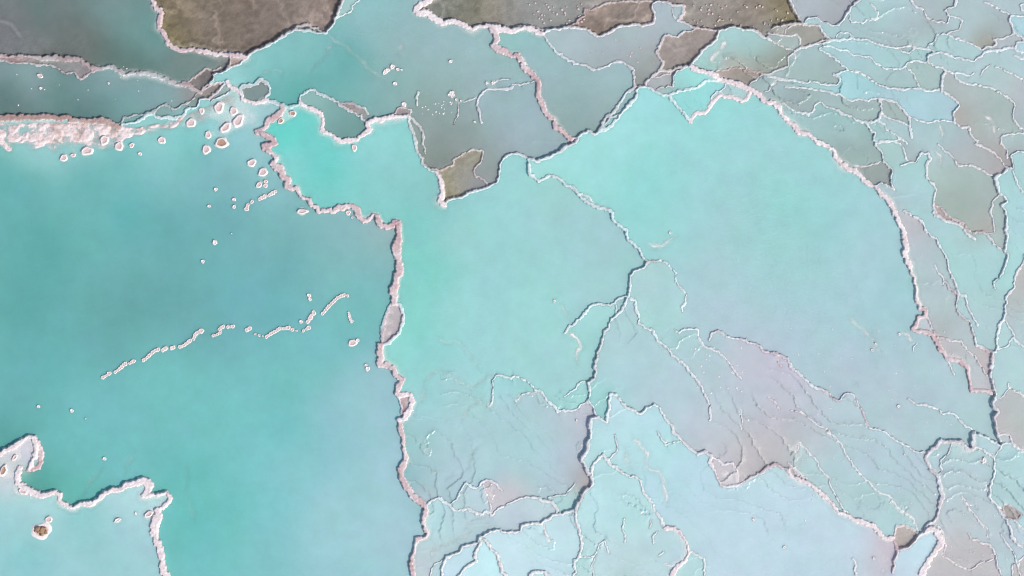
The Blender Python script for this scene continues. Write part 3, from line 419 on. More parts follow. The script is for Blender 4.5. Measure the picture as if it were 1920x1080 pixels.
 ('R',3.0,.05,W,'white lip above the dark cliff on the right of the mud pool','@1,1 1410,460 1470,415 1550,395 1600,365 1700,335 1750,320 1810,285 1830,230 1830,170 1860,110 1920,80 @2,1 60,80 120,110'),
 ('R',3.0,.05,W,'white edge sweeping from the dark cliff to the small hook of the fan pool','@2,1 120,110 200,130 290,90 370,50 400,15 470,0 @2,0 500,1040'),
 ('r',2.6,.05,K,None,'@1,1 1300,190 1400,190 1480,160 1470,120 1540,80 1620,45 1690,45 1700,70 1690,130 1640,180 1640,240 1700,260 1740,300'),
 ('R',3.4,.09,W,'white scalloped rim slanting between the central pool and the fan pool','@2,1 120,110 130,150 130,220 200,290 240,260 290,235 330,250 400,305 470,330 510,390 580,450 650,475 700,490 750,510 760,570 810,600 860,660 860,720 900,745 950,790 960,840 1020,880'),
 ('R',3.2,.08,K,'short pinkish rim dropping to the meeting point of the pale pools','@2,1 1020,880 980,930 910,950 885,990 880,1080 @2,2 875,65'),
 ('r',2.2,.05,W,None,'@2,1 510,370 580,400 600,440'),
 ('r',2.2,.04,K,None,'@2,1 1020,880 1070,875 1110,870'),
 # drowned ribs in the clear upper pool and central pool
 ('s',2.5,-.03,W,None,'@1,0 520,240 600,300 700,370 780,430 850,510 900,560 980,630'),
 ('s',2.5,-.03,W,None,'@1,0 590,310 540,370 500,430 440,490 400,560'),
 ('s',2.2,-.03,W,None,'@1,0 20,570 60,540 120,515 180,540 200,580'),
 ('s',2.2,-.02,W,None,'@1,0 1080,300 1090,370 1080,430'),
 ('s',2.2,-.03,W,None,'@1,2 1350,360 1420,400 1500,400 1560,440 1620,500 1690,640'),
 ('s',2.2,-.02,W,None,'@1,2 1260,700 1330,650 1390,625 1440,660 1540,700 1620,760 1730,670 1800,655'),
 ('s',2.2,-.02,W,None,'@1,2 1540,1010 1580,940 1610,890 1690,850 1740,890'),
 ('s',2.2,-.03,W,None,'@1,3 1420,370 1470,310 1560,300 1600,250 1640,140 1700,90'),
 ('s',2.2,-.03,W,None,'@1,2 1220,870 1250,830 1260,720'),
 ('s',2.2,-.01,W,None,'@1,3 1560,750 1620,680 1700,650 1770,630'),
 ('s',2.2,-.01,W,None,'@1,3 1310,960 1340,880 1420,840 1520,800 1620,740'),
 ('s',2.2,-.02,W,None,'@0,0 0,150 60,170 110,240 180,300'),
 ('s',2.0,-.02,W,None,'@2,2 340,110 400,200 440,260'),
 ('s',6.0,.03,W,None,'@0,0 1205,20 1248,90 1238,200 1296,245 1285,320 1380,352 1550,358 1640,384 1750,392'),
 ('s',5.0,-.07,W,None,'@0,3 1010,150 960,250 930,330'),
 ('s',4.5,-.07,W,None,'@0,3 780,250 700,350 640,420 590,500'),
 ('s',4.5,-.08,W,None,'@0,3 1395,230 1410,350 1390,450 1430,560 1460,680'),
 # bottom left
 ('R',4.0,.10,W,'dark edged white bank at the left edge above the corner pool','@0,3 0,160 80,120 150,70 210,25 250,45'),
 ('R',4.0,.14,W,'smooth white rope of crust curling at the left edge','@0,3 250,45 268,100 265,185 235,230 215,280'),
 ('R',3.6,.06,K,'outer pink fold of the curling crust at the left edge','@0,3 255,45 300,120 310,230 280,270 210,285'),
 ('R',4.6,.13,W,'looping white rim between the corner pool and the deep teal pool','@0,3 150,270 130,330 140,390 200,430 250,455 310,475 380,455 450,465 445,510 480,535 540,570 600,540 690,540 750,490 830,440 900,430 960,390 1030,380 1080,365 1120,400 1100,450 1065,480 1110,480 1170,465 1260,455 1280,500 1230,560 1180,590'),
 ('R',6.0,.16,W,'broad white crust wall running down to the bottom edge at lower left','@0,3 1180,590 1175,650 1150,710 1155,790 1195,880 1215,960 1225,1040 1245,1080'),
]
# runs of knobs fused into one crust, each run a thing: label, tone, "@c,r x,y,r ..."
RUNS = [
 ('first fused run at the lower left tip of the broken chain of knobs',K,'@0,2 768,670,15 782,664,12 797,655,11 815,640,17'),
 ('bent run of knobs second from the lower left tip of the chain',K,'@0,2 860,630,13 872,622,12 887,612,13 898,601,13 910,590,15 922,578,15 937,567,16'),
 ('short run of two knobs just before the first wide gap of the chain',K,'@0,2 968,566,11 982,556,12 997,549,17'),
 ('long slanting run of knobs after the first wide gap of the chain',K,'@0,2 1073,540,15 1088,532,12 1102,520,13 1115,506,14 1126,496,13 1138,485,13 1150,476,13 1166,466,15 1183,461,16'),
 ('oval knob left of the pair of single ovals in the middle of the chain',K,'@0,2 1220,464,17 1233,455,19 1243,450,14'),
 ('oval knob right of the other single oval in the middle of the chain',K,'@0,2 1283,450,15 1296,446,17'),
 ('longest climbing run of knobs with a hook near the middle of the chain',K,'@0,2 1345,440,15 1360,437,13 1377,430,14 1388,421,13 1400,412,14 1412,402,14 1424,393,15 1450,380,13 1455,365,14 1460,350,15 1472,338,15 1488,329,13 1507,321,20'),
 ('S-shaped run of small knobs right of the longest climbing run',K,'@0,2 1595,357,12 1610,354,10 1627,347,12 1645,337,13 1649,324,11 1643,308,13 1655,298,13 1670,289,15 1705,291,13 1722,289,10 1742,287,16'),
 ('lone oval knob in the wide gap of the chain right of the S-shaped run',K,'@0,2 1848,315,17 1866,304,19'),
 ('row of three tiny dots in the chain before its arched run',K,'@1,2 -8,345,9 20,355,11 50,360,7'),
 ('arched run of knobs in the right half of the chain',K,'@1,2 78,364,15 93,354,12 107,344,14 120,336,13 133,328,14 147,322,12 160,314,14 175,303,15 190,304,11 205,303,13 222,303,12 238,297,18 255,306,13 272,312,14 302,320,9'),
 ('short two knob run below the stubby run of the chain',K,'@1,2 353,320,12 380,306,13 392,296,17'),
 ('stubby upright run of knobs in the right part of the chain',K,'@1,2 386,252,16 396,240,13 403,226,17 410,213,15 418,202,14 430,186,19'),
 ('straight slanting run of knobs at the upper right end of the chain',K,'@1,2 498,190,15 510,178,13 522,163,14 532,150,13 543,137,15 553,127,12 565,116,13 577,104,13 588,93,15 600,82,13 612,72,14 626,64,12 640,58,13 656,52,15 685,57,12'),
 ('pale upright run of knobs hanging right of the slanting end of the chain',W,'@1,2 694,185,10 696,198,9 699,213,11 703,226,11 708,240,11 716,250,13'),
 ('elongated pair of fused knobs in the loose cluster by the knobbly ridge',K,'@0,1 1855,455,13 1852,470,13 1845,487,17'),
 ('slanting fused knob run at the lower edge of the loose cluster',K,'@1,1 28,410,15 45,400,17 60,392,17 78,385,9'),
 ('second slanting fused run, right of the first, near the knobbly ridge',K,'@1,1 100,380,14 112,373,15 126,364,16 142,355,14'),
 ('fused white knobs left of the trio middle in the grey upper pool',W,'@1,0 962,543,15 972,533,17 985,524,16'),
 ('knobby tuft beside the half drowned shelf in the grey upper pool',W,'@1,0 1450,708,13 1462,695,15 1474,688,11 1478,708,12 1468,722,11'),
]
# knobs and islets: "@c,r x,y,r[,ratio,angle] ..." per (label, group, tone)
ISLETS = [
 ('single white knob, highest of the loose ones in the open teal water', None, W, '@0,1 1615,338,15'),
 ('small white knob lying left and below the highest loose knob', None, W, '@0,1 1565,465,13'),
 ('upper one of two small round knobs stacked in the teal water', None, W, '@0,1 1753,415,15'),
 ('lower one of two small round knobs stacked in the teal water', None, W, '@0,1 1753,470,15'),
 ('round knob touching the top of the elongated pair in the loose cluster', None, K, '@0,1 1887,432,15'),
 ('ring shaped white knob alone in the middle of the deep teal pool', None, W, '@0,1 1608,737,20'),
 ('small ring shaped knob alone farthest out above the chain', None, W, '@0,1 1518,880,15'),
 ('tiny white speck of crust right of the ring shaped knob', None, W, '@0,1 1735,672,6'),
 ('white knob in the teal pool nearest the curling crust at the left', None, W, '@0,2 285,888,13'),
 ('white knob right of the one nearest the curling crust', None, W, '@0,2 535,920,15'),
 ('tiny white crumb below the two knobs at the lower left', None, W, '@0,2 640,980,6'),
 ('round knob just left of the stubby upright run of the chain', None, W, '@1,2 335,252,15'),
 ('round white knob alone above the looping white rim', None, W, '@0,3 780,200,15'),
 ('little white knob beside the crusted spur in the corner pool', None, W, '@0,3 1018,610,11'),
 ('upper white knob of the close pair above the chain', None, W, '@1,2 395,55,17'),
 ('lower white knob of the close pair above the chain', None, W, '@1,2 402,85,14'),
 ('pink topped islet with a pale nub between the chain and the pink ridge', None, K, '@1,2 722,412,32'),
 ('pale nub against the pink topped islet left of the ridge', None, W, '@1,2 760,392,15'),
 ('white knob of the pair left of the twisting pink ridge, the larger one', None, W, '@1,2 835,605,19'),
 ('tiny white knob touching the larger one left of the twisting ridge', None, W, '@1,2 822,578,11'),
 ('oval pink islet isolated in the teal pool, upper of two near the ridge', None, K, '@0,1 1885,140,37,.75,10'),
 ('oval pink islet lying just below its twin beside the knobbly ridge', None, K, '@1,1 50,210,40,.75,10'),
 ('left round knob of the tight trio by the knobbly ridge', None, K, '@1,1 20,305,24'),
 ('upper small knob of the tight trio by the knobbly ridge', None, K, '@1,1 70,280,16'),
 ('lower small knob of the tight trio by the knobbly ridge', None, K, '@1,1 68,311,18'),
 ('elongated pink crust knob tucked under the knobbly ridge', None, K, '@1,1 345,505,42,.5,0'),
 ('small pink knob hidden in the bay of the knobbly ridge', None, K, '@1,1 690,515,20'),
 ('tiny pale knob just below the knobbly ridge near its bay', None, K, '@1,1 720,550,9'),
 ('pale crust nub hanging below the rim of the green pool', None, K, '@1,1 735,28,25'),
 ('largest oval islet off the shoal with a rusty brown centre', None, B, '@0,0 1660,1070,55,.7,15'),
 ('small pinkish islet just below the islet with the rusty centre', None, K, '@0,1 1545,40,38,.8,50'),
 ('small round islet just left above the rusty centred islet', None, K, '@0,0 1558,1010,28'),
 ('pink islet nearest the dark diagonal cliff, broad and pale', None, K, '@0,0 1430,920,38'),
 ('small pinkish islet alone in the water right of the shoal', None, K, '@0,0 1210,1050,30'),
 ('pale pink mound under the end of the dark cliff', None, K, '@0,0 1510,830,24'),
 ('wide pale mound close to the foot of the white ridge', None, K, '@0,0 1640,805,44'),
 ('smaller round mound right of the wide pale mound', None, K, '@0,0 1750,832,34'),
 ('tapering crusty islet, upper and larger half of the long pink pair', None, K, '@0,0 1785,905,52,.75,50'),
 ('low crusty islet, lower left half of the long pink pair', None, K, '@0,0 1690,955,52,.55,35'),
 ('oval knob at the outer edge of the shoal, farthest down', None, K, '@0,1 475,103,32,.8,0'),
 ('small oval knob right of the outermost knob of the shoal', None, K, '@0,1 545,83,20,.8,0'),
 ('large pinkish oval knob at the lower edge of the shoal', None, K, '@0,1 650,50,46,.75,20'),
 ('pinkish lump at the right part of the shoal edge', None, K, '@0,1 890,15,36'),
 ('pale little knob off the right part of the shoal', None, K, '@0,1 985,8,20'),
 ('faint small knob alone below the shoal in the teal water', None, W, '@0,1 1047,72,15'),
 ('pink lump with brown top in the middle of the shoal', None, K, '@0,0 780,1050,40,.8,40'),
 ('upper white knob of the loose trio in the grey upper pool', None, W, '@1,0 1020,498,19'),
 ('small white knob right of the loose trio in the grey upper pool', None, W, '@1,0 1060,518,13'),
 ('tiny white crumb at the right end of the loose trio', None, W, '@1,0 1090,522,9'),
 ('single white knob below the trio in the grey upper pool', None, W, '@1,0 1040,625,16'),
 ('single white knob to the right in the open grey upper pool', None, W, '@1,0 1458,458,15,.8,0'),
 ('small white knob right below the knobby tuft', None, W, '@1,0 1500,745,10'),
 ('tiny white knob at the start of the short white crust line', None, W, '@1,0 1535,755,8'),
 ('small white knob at the left end of the dotted rim', None, W, '@1,0 1730,620,12'),
 ('white knob inside the dotted rim above the drowned shelf', None, W, '@1,0 1775,620,13'),
 ('white speck left of the tip of the drowned shelf rim', None, W, '@1,0 1640,912,10'),
 ('round knob perched on the mauve ledge over the green pool', None, W, '@1,0 1108,780,19'),
 ('rusty brown cone on the tan saddle, upper of the two', None, B, '@1,0 275,850,26'),
 ('rusty brown cone on the tan saddle, lower of the two', None, B, '@1,0 185,905,24'),
 ('pale lump lying in the grey teal pool near the left end of the ridge', None, K, '@0,0 295,565,24,.6,-20'),
 ('tiny white knob in the grey teal pool below the pale lump', None, W, '@0,0 300,658,12'),
 ('small white knob at the foot of the long pinkish ridge', None, W, '@0,0 810,622,9'),
 ('small pink stone above the brown boulder heap in the corner pool', None, K, '@0,3 365,655,28'),
 ('rust stained crust mound at the left edge of the corner pool', None, B, '@0,3 25,290,48,.5,60'),
 ('pinkish crust mound on the pale bank at the left edge', None, K, '@0,3 110,190,26,.6,50'),
 ('long low pale streak of crust in the corner pool', None, W, '@0,3 880,660,30,.4,30'),
 ('crusted spur beside the broad white wall of the corner pool', None, K, '@0,3 1115,615,40,.5,25'),
 ('pink lump at the bend of the looping white rim', None, K, '@0,3 170,445,34,.7,-30'),
 ('lone white knob in the central pool above the scalloped crescent', None, W, '@2,2 318,97,11'),
 ('lone small knob in the icy apron right of the hook rim', None, W, '@2,3 1810,655,12'),
 ('lone small knob in the icy apron near the bottom edge', None, W, '@3,3 120,862,11'),
 ('lone small knob beside the pinkish chute', None, W, '@3,3 790,945,10'),
 ('elongated white knob in the pinkish stepped shallows', None, W, '@3,3 1615,210,26,.5,80'),
 ('small white speck of crust in the bright fan pool', None, W, '@2,1 1185,664,10'),
 ('small knob near the sharp peak of the icy apron, in the bowl', None, W, '@2,2 485,992,8'),
 ('largest crumb of the drowned dotted row near the right ridge', None, W, '@3,2 808,415,9'),
 ('small knob left of the drowned dotted row near the right ridge', None, W, '@3,2 780,465,10'),
 ('small knob at the left tip of the faint rim by the double ridge', None, W, '@3,2 985,345,11'),
 ('small upright knob in the pale water left of the dotted white rim', None, W, '@3,2 978,885,13'),
]
# shallow mounds on the bed: "@c,r x,y,radius,depth" in quarter units / metres
MOUNDS = '@0,0 100,960,110,.03 300,960,120,.03 500,960,110,.035 650,960,70,.05 760,960,60,.05 150,1050,110,.035 350,1050,110,.04 520,1050,80,.05 40,1070,90,.04 @0,1 60,30,80,.04 250,20,80,.05 400,30,70,.05 550,30,90,.06 760,20,80,.05 920,20,60,.06 @0,0 950,1000,60,.05 1080,970,70,.05 1300,900,60,.05 1450,860,70,.05 1640,810,90,.05 1750,900,110,.05 1600,1000,60,.08 @1,0 230,860,110,.03 @1,2 1010,260,60,.03 1000,340,50,.03 1020,180,40,.03 1130,860,40,.03 @0,3 130,170,90,.03 80,320,110,.04 120,440,90,.04 250,500,80,.06 @3,3 880,950,50,.02 860,1040,40,.02 @2,3 1600,310,70,.03 @0,3 1100,620,60,.06'
# ---------------------------------------------------------------- parsing
def parse(text):
    ox = oy = 0.0; out = []
    for tok in text.split():
        if tok[0] == '@':
            c, r = tok[1:].split(','); ox, oy = int(c)*480.0, int(r)*270.0
        else:
            f = tok.split(',')
            out.append((ox + float(f[0])/4, oy + float(f[1])/4, f[2:]))
    return out

def hex_lin(h):
    v = np.array([int(h[i:i+2], 16)/255.0 for i in (0, 2, 4)])
    return np.where(v <= 0.04045, v/12.92, ((v+0.055)/1.055)**2.4)

# ---------------------------------------------------------------- survey grid: fine over the traced ground, stretching to the horizon
G = 1.38
def axis(n):
    core = np.arange(-20.0, n + 20.0 + 1e-6, G)
    k = np.arange(1, 37); ext = np.cumsum(G * 1.25**k)
    a = np.concatenate([(core[0] - ext)[::-1], core, core[-1] + ext])
    return a[:len(a)//2*2]
AU, AV = axis(1920), axis(1080)
NU, NV = len(AU), len(AV)
U, V = np.meshgrid(AU, AV)                      # shape (NV, NU)

def noise(u, v, scale, seed):
    x = u/scale + seed*17.31; y = v/scale - seed*9.77
    xi = np.floor(x).astype(np.int64); yi = np.floor(y).astype(np.int64)
    fx = x - xi; fy = y - yi
    fx = fx*fx*(3-2*fx); fy = fy*fy*(3-2*fy)
    def h(a, b):
        n = (a*374761393 + b*668265263 + seed*2147483) & 0x7fffffff
        n = ((n ^ (n >> 13))*1274126177) & 0x7fffffff
        n = n ^ (n >> 16)
        return (n & 0xffff)/32767.5 - 1.0
    return (h(xi, yi)*(1-fx) + h(xi+1, yi)*fx)*(1-fy) + (h(xi, yi+1)*(1-fx) + h(xi+1, yi+1)*fx)*fy
def fbm(u, v, scale, seed, n=3, gain=.5):
    s = 0; a = 1; t = 0
    for k in range(n):
        s = s + a*noise(u, v, scale/2**k, seed+k); t += a; a *= gain
    return s/t

def worley(u, v, cell, seed):
    x = u/cell + seed*3.7; y = v/cell - seed*5.3
    xi = np.floor(x).astype(np.int64); yi = np.floor(y).astype(np.int64)
    best = np.full(np.shape(u), 9.0)
    for dx in (-1, 0, 1):
        for dy in (-1, 0, 1):
            a, b = xi+dx, yi+dy
            n = (a*374761393 + b*668265263 + seed*97531) & 0x7fffffff
            n = ((n ^ (n >> 13))*1274126177) & 0x7fffffff
            n = n ^ (n >> 16)
            px = a + .1 + .8*(n & 255)/255.0; py = b + .1 + .8*((n >> 8) & 255)/255.0
            best = np.minimum(best, np.hypot(px-x, py-y))
    return best
LMUL = 0.95                               # terrace steps

# ---------------------------------------------------------------- densify the edges, with crusty scallops
rng = np.random.default_rng(7)
samples = []           # u, v, nu, nv, line
lines = []
for li, (typ, w, h, tone, label, path) in enumerate(LINES):
    p = np.array([(a, b) for a, b, _ in parse(path)])
    for end in (0, -1):                                              # run on past the frame
        e = p[end]; q = p[1] if end == 0 else p[-2]
        if e[0] < 2 or e[0] > 1918 or e[1] < 2 or e[1] > 1078:
            d = (e - q)/max(1e-6, np.hypot(*(e - q)))
            n = np.array([-1. if e[0] < 2 else (1. if e[0] > 1918 else 0), -1. if e[1] < 2 else (1. if e[1] > 1078 else 0)])
            d = d + 0.7*n; d /= np.hypot(*d)
            ex = e + d*140
            p = np.vstack([ex, p]) if end == 0 else np.vstack([p, ex])
    seg = np.hypot(*(np.diff(p, axis=0).T)); t = np.concatenate([[0], np.cumsum(seg)])
    m = max(3, int(t[-1]/0.9)); tt = np.linspace(0, t[-1], m); ends = np.clip(np.minimum(tt, t[-1]-tt)/14, 0, 1)
    x = np.interp(tt, t, p[:, 0]); y = np.interp(tt, t, p[:, 1])
    k = np.ones(5)/5                                                 # ease the corners
    if m > 9:
        xs = np.convolve(np.pad(x, 2, 'edge'), k, 'valid'); ys = np.convolve(np.pad(y, 2, 'edge'), k, 'valid')
        xs[0], ys[0], xs[-1], ys[-1] = x[0], y[0], x[-1], y[-1]; x, y = xs, ys
    tx, ty = np.gradient(x), np.gradient(y); L = np.hypot(tx, ty) + 1e-9; nx, ny = -ty/L, tx/L
    sd = li*3 + 11
    scal = np.abs(noise(tt, tt*0, 13., sd))*2.6 - 1.0
    dis = 1.5*noise(tt, tt*0+3, 17., sd+1) + scal*0.9 + 1.1*noise(tt, tt*0+5, 6., sd+2)
    amp = 1.0 if typ != 's' else 1.5
    win = np.clip(np.minimum(tt, t[-1]-tt)/8, 0, 1)
    x = x + nx*dis*amp*win; y = y + ny*dis*amp*win
    # swelling and pinching along the crest
    sw = np.clip(1 + .45*noise(tt, tt*0+7, 45., sd+3) + .40*noise(tt, tt*0+4, 19., sd+8) + .25*noise(tt, tt*0+9, 7., sd+4), .45, 2.1)
    hh = h*(1 + .35*noise(tt, tt*0+1, 30., sd+5)) + .02*noise(tt, tt*0+2, 8., sd+6)
    if typ in 'rc': hh = hh*.45 - .012*(1-ends)
    elif typ == 'R' and w < 3.3: hh = hh*.6 + .005
    lines.append(dict(type=typ, tone=tone, label=label, x=x, y=y, nx=nx, ny=ny, w=np.maximum(1.2, w*(.70 if typ == 'R' and w < 3.5 else .78 if typ == 'R' and w < 3.9 else .60 if typ in 'rc' else .8)*sw*((.45+.55*ends) if typ in 'rcs' else 1)), h=hh))

def iu(u): return np.clip(np.searchsorted(AU, u), 1, NU-1) - (np.abs(AU[np.clip(np.searchsorted(AU, u)-1, 0, NU-1)]-u) < np.abs(AU[np.clip(np.searchsorted(AU, u), 0, NU-1)]-u))
def iv(v): return np.clip(np.searchsorted(AV, v), 1, NV-1) - (np.abs(AV[np.clip(np.searchsorted(AV, v)-1, 0, NV-1)]-v) < np.abs(AV[np.clip(np.searchsorted(AV, v), 0, NV-1)]-v))

block = np.zeros((NV, NU), bool)
for L in lines:
    if L['type'] == 's': continue
    a, b = iu(L['x']), iv(L['y'])
    block[b, a] = True
    # close gaps where two samples skip a cell
    mx, my = (L['x'][1:]+L['x'][:-1])/2, (L['y'][1:]+L['y'][:-1])/2
    block[iv(my), iu(mx)] = True
    for f in (.25, .75): block[iv(L['y'][1:]*f+L['y'][:-1]*(1-f)), iu(L['x'][1:]*f+L['x'][:-1]*(1-f))] = True
PX = np.concatenate([L['x'] for L in lines if L['type'] != 's']); PY = np.concatenate([L['y'] for L in lines if L['type'] != 's'])
PI_ = np.concatenate([np.full(len(L['x']), i) for i, L in enumerate(lines) if L['type'] != 's'])
for i, L in enumerate(lines):                                        # close the joints where an edge meets another
    if L['type'] == 's': continue
    for e in (0, -1):
        d = np.hypot(PX - L['x'][e], PY - L['y'][e]); d[PI_ == i] = 99
        j = d.argmin()
        if d[j] < 9:
            t = np.linspace(0, 1, 24)
            block[iv(L['y'][e]*(1-t) + PY[j]*t), iu(L['x'][e]*(1-t) + PX[j]*t)] = True
cb = block.reshape(NV//2, 2, NU//2, 2).any(axis=(1, 3))
CH, CW = cb.shape

# ---------------------------------------------------------------- which pool each cell belongs to
seeds = []; groups = []; seed_group = []
for key, lev, txt in SEEDS:
    g = len(groups); groups.append((key, lev*LMUL, []))
    for u, v, f in parse(txt):
        groups[g][2].append((u, v, hex_lin(f[0]))); seeds.append((u, v)); seed_group.append(g)
def flood(lab, free, steps):
    for _ in range(steps):
        un = (lab < 0) & free
        if not un.any(): break
        n = lab.copy()
        for ax, sh in ((0, 1), (0, -1), (1, 1), (1, -1)):
            r = np.roll(lab, sh, ax)
            if ax == 0: r[0 if sh == 1 else -1, :] = -1
            else: r[:, 0 if sh == 1 else -1] = -1
            m = un & (n < 0) & (r >= 0)
            n[m] = r[m]
        if (n == lab).all(): break
        lab = n
    return lab
lab = np.full((CH, CW), -1, np.int32)
free = ~cb
for (u, v), g in zip(seeds, seed_group):
    a, b = int(iu(np.array([u]))[0])//2, int(iv(np.array([v]))[0])//2
    if cb[b, a]:
        for rad in range(1, 6):
            c = [(b+i, a+j) for i in range(-rad, rad+1) for j in range(-rad, rad+1) if 0 <= b+i < CH and 0 <= a+j < CW and not cb[b+i, a+j]]
            if c: b, a = c[0]; break
    lab[b, a] = g
lab = flood(lab, free, 900)
orphan = (lab < 0) & free
lab = flood(lab, np.ones_like(free), 900)           # sealed pockets take after their neighbours
CU = AU.reshape(-1, 2).mean(1); CV = AV.reshape(-1, 2).mean(1)
cu, cv = np.meshgrid(CU, CV)
lev = np.zeros((CH, CW)); col = np.zeros((CH, CW, 3))
wu = cu + 30*fbm(cu, cv, 140., 71, 2); wv = cv + 30*fbm(cu, cv, 140., 75, 2)
wu, wv = np.clip(wu, -60, 1980), np.clip(wv, -60, 1140)
for g, (key, l, ss) in enumerate(groups):
    m = lab == g
    if not m.any(): continue
    lev[m] = l
    uu, vv = wu[m], wv[m]
    acc = np.zeros((m.sum(), 3)); ws = np.zeros(m.sum())
    for (u, v, c) in ss:
        w = 1/((uu-u)**2 + (vv-v)**2 + 18.0**2)**1.5
        acc += w[:, None]*c; ws += w
    col[m] = acc/ws[:, None]

def diffuse(fields, free, n):
    f = free.astype(np.float64)
    mv = f[1:]*f[:-1]; mh = f[:, 1:]*f[:, :-1]
    den = np.ones_like(f); den[1:] += mv; den[:-1] += mv; den[:, 1:] += mh; den[:, :-1] += mh
    for _ in range(n):
        for k, a in enumerate(fields):
            s = a.copy()
            s[1:] += mv*a[:-1]; s[:-1] += mv*a[1:]; s[:, 1:] += mh*a[:, :-1]; s[:, :-1] += mh*a[:, 1:]
            fields[k] = s/den
    return fields
lev, = diffuse([lev], free, 100)
cr, cg, cbl = diffuse([col[..., i] for i in range(3)], free, 90)

up = lambda a: np.repeat(np.repeat(a, 2, 0), 2, 1)
known = up(~cb) & ~block
F = [np.where(known, up(a), 0.0) for a in (lev, cr, cg, cbl)]
KEY = np.where(known, up(lab), -1)
ffree = ~block
def spread(F, KEY, known, allowed, steps):
    for _ in range(steps):
        un = allowed & ~known
        if not un.any(): break
        cnt = np.zeros(known.shape); acc = [np.zeros(known.shape) for _ in F]; kk = np.full(known.shape, -1)
        for ax, sh in ((0, 1), (0, -1), (1, 1), (1, -1)):
            r = np.roll(known, sh, ax)
            if ax == 0: r[0 if sh == 1 else -1, :] = False
            else: r[:, 0 if sh == 1 else -1] = False
            cnt += r
            for a, f in zip(acc, F): a += np.where(r, np.roll(f, sh, ax), 0)
            kk = np.where(r & (kk < 0), np.roll(KEY, sh, ax), kk)
        new = un & (cnt > 0)
        if not new.any(): break
        for a, f in zip(acc, F): f[new] = a[new]/cnt[new]
        KEY[new] = kk[new]; known = known | new
    return F, KEY, known
F, KEY, known = spread(F, KEY, known, ffree, 14)
F = diffuse(F, ffree & known, 5)
LEV0 = F[0].copy()
known_pre = known & ffree
F, KEY, known = spread(F, KEY, known, np.ones_like(ffree), 12)
LEV, WR, WG, WB = F

# ---------------------------------------------------------------- crest heights, then stamp the ridges
def grab(A, x, y): return A[iv(y), iu(x)]
allx = []; 
for L in lines:
    a = grab(LEV, L['x'] + L['nx']*5, L['y'] + L['ny']*5); b = grab(LEV, L['x'] - L['nx']*5, L['y'] - L['ny']*5)
    hi = np.maximum(a, b); n = len(hi); e = np.clip(np.minimum(np.arange(n), n-1-np.arange(n))/16, 0, 1)
    flat = np.clip(1 - np.abs(a-b)/.05, 0, 1)
    L['drop'] = e*(.045 if L['type'] in 'rc' else .014 if L['type'] == 's' else .05 if L['w'].mean() < 2.6 else .0)*flat
    k = min(len(hi), 15)
    hi = np.convolve(np.pad(hi, k//2, 'edge'), np.ones(k)/k, 'valid')[:len(hi)]
    L['hi'] = hi; L['crest'] = hi + L['h'] + L['drop']*.55 - (.045 if L['type'] == 's' else 0)
    m = 1.0 + 0.0*hi
    if L['type'] in 'sc':                                   # they sink away at their ends
        n = len(hi); e = np.clip(np.minimum(np.arange(n), n-1-np.arange(n))/12, 0, 1)
        if L['type'] == 's': L['crest'] = L['crest'] - (1-e)*.08 + .02*noise(np.arange(n)*1.0, np.zeros(n), 9., 5)

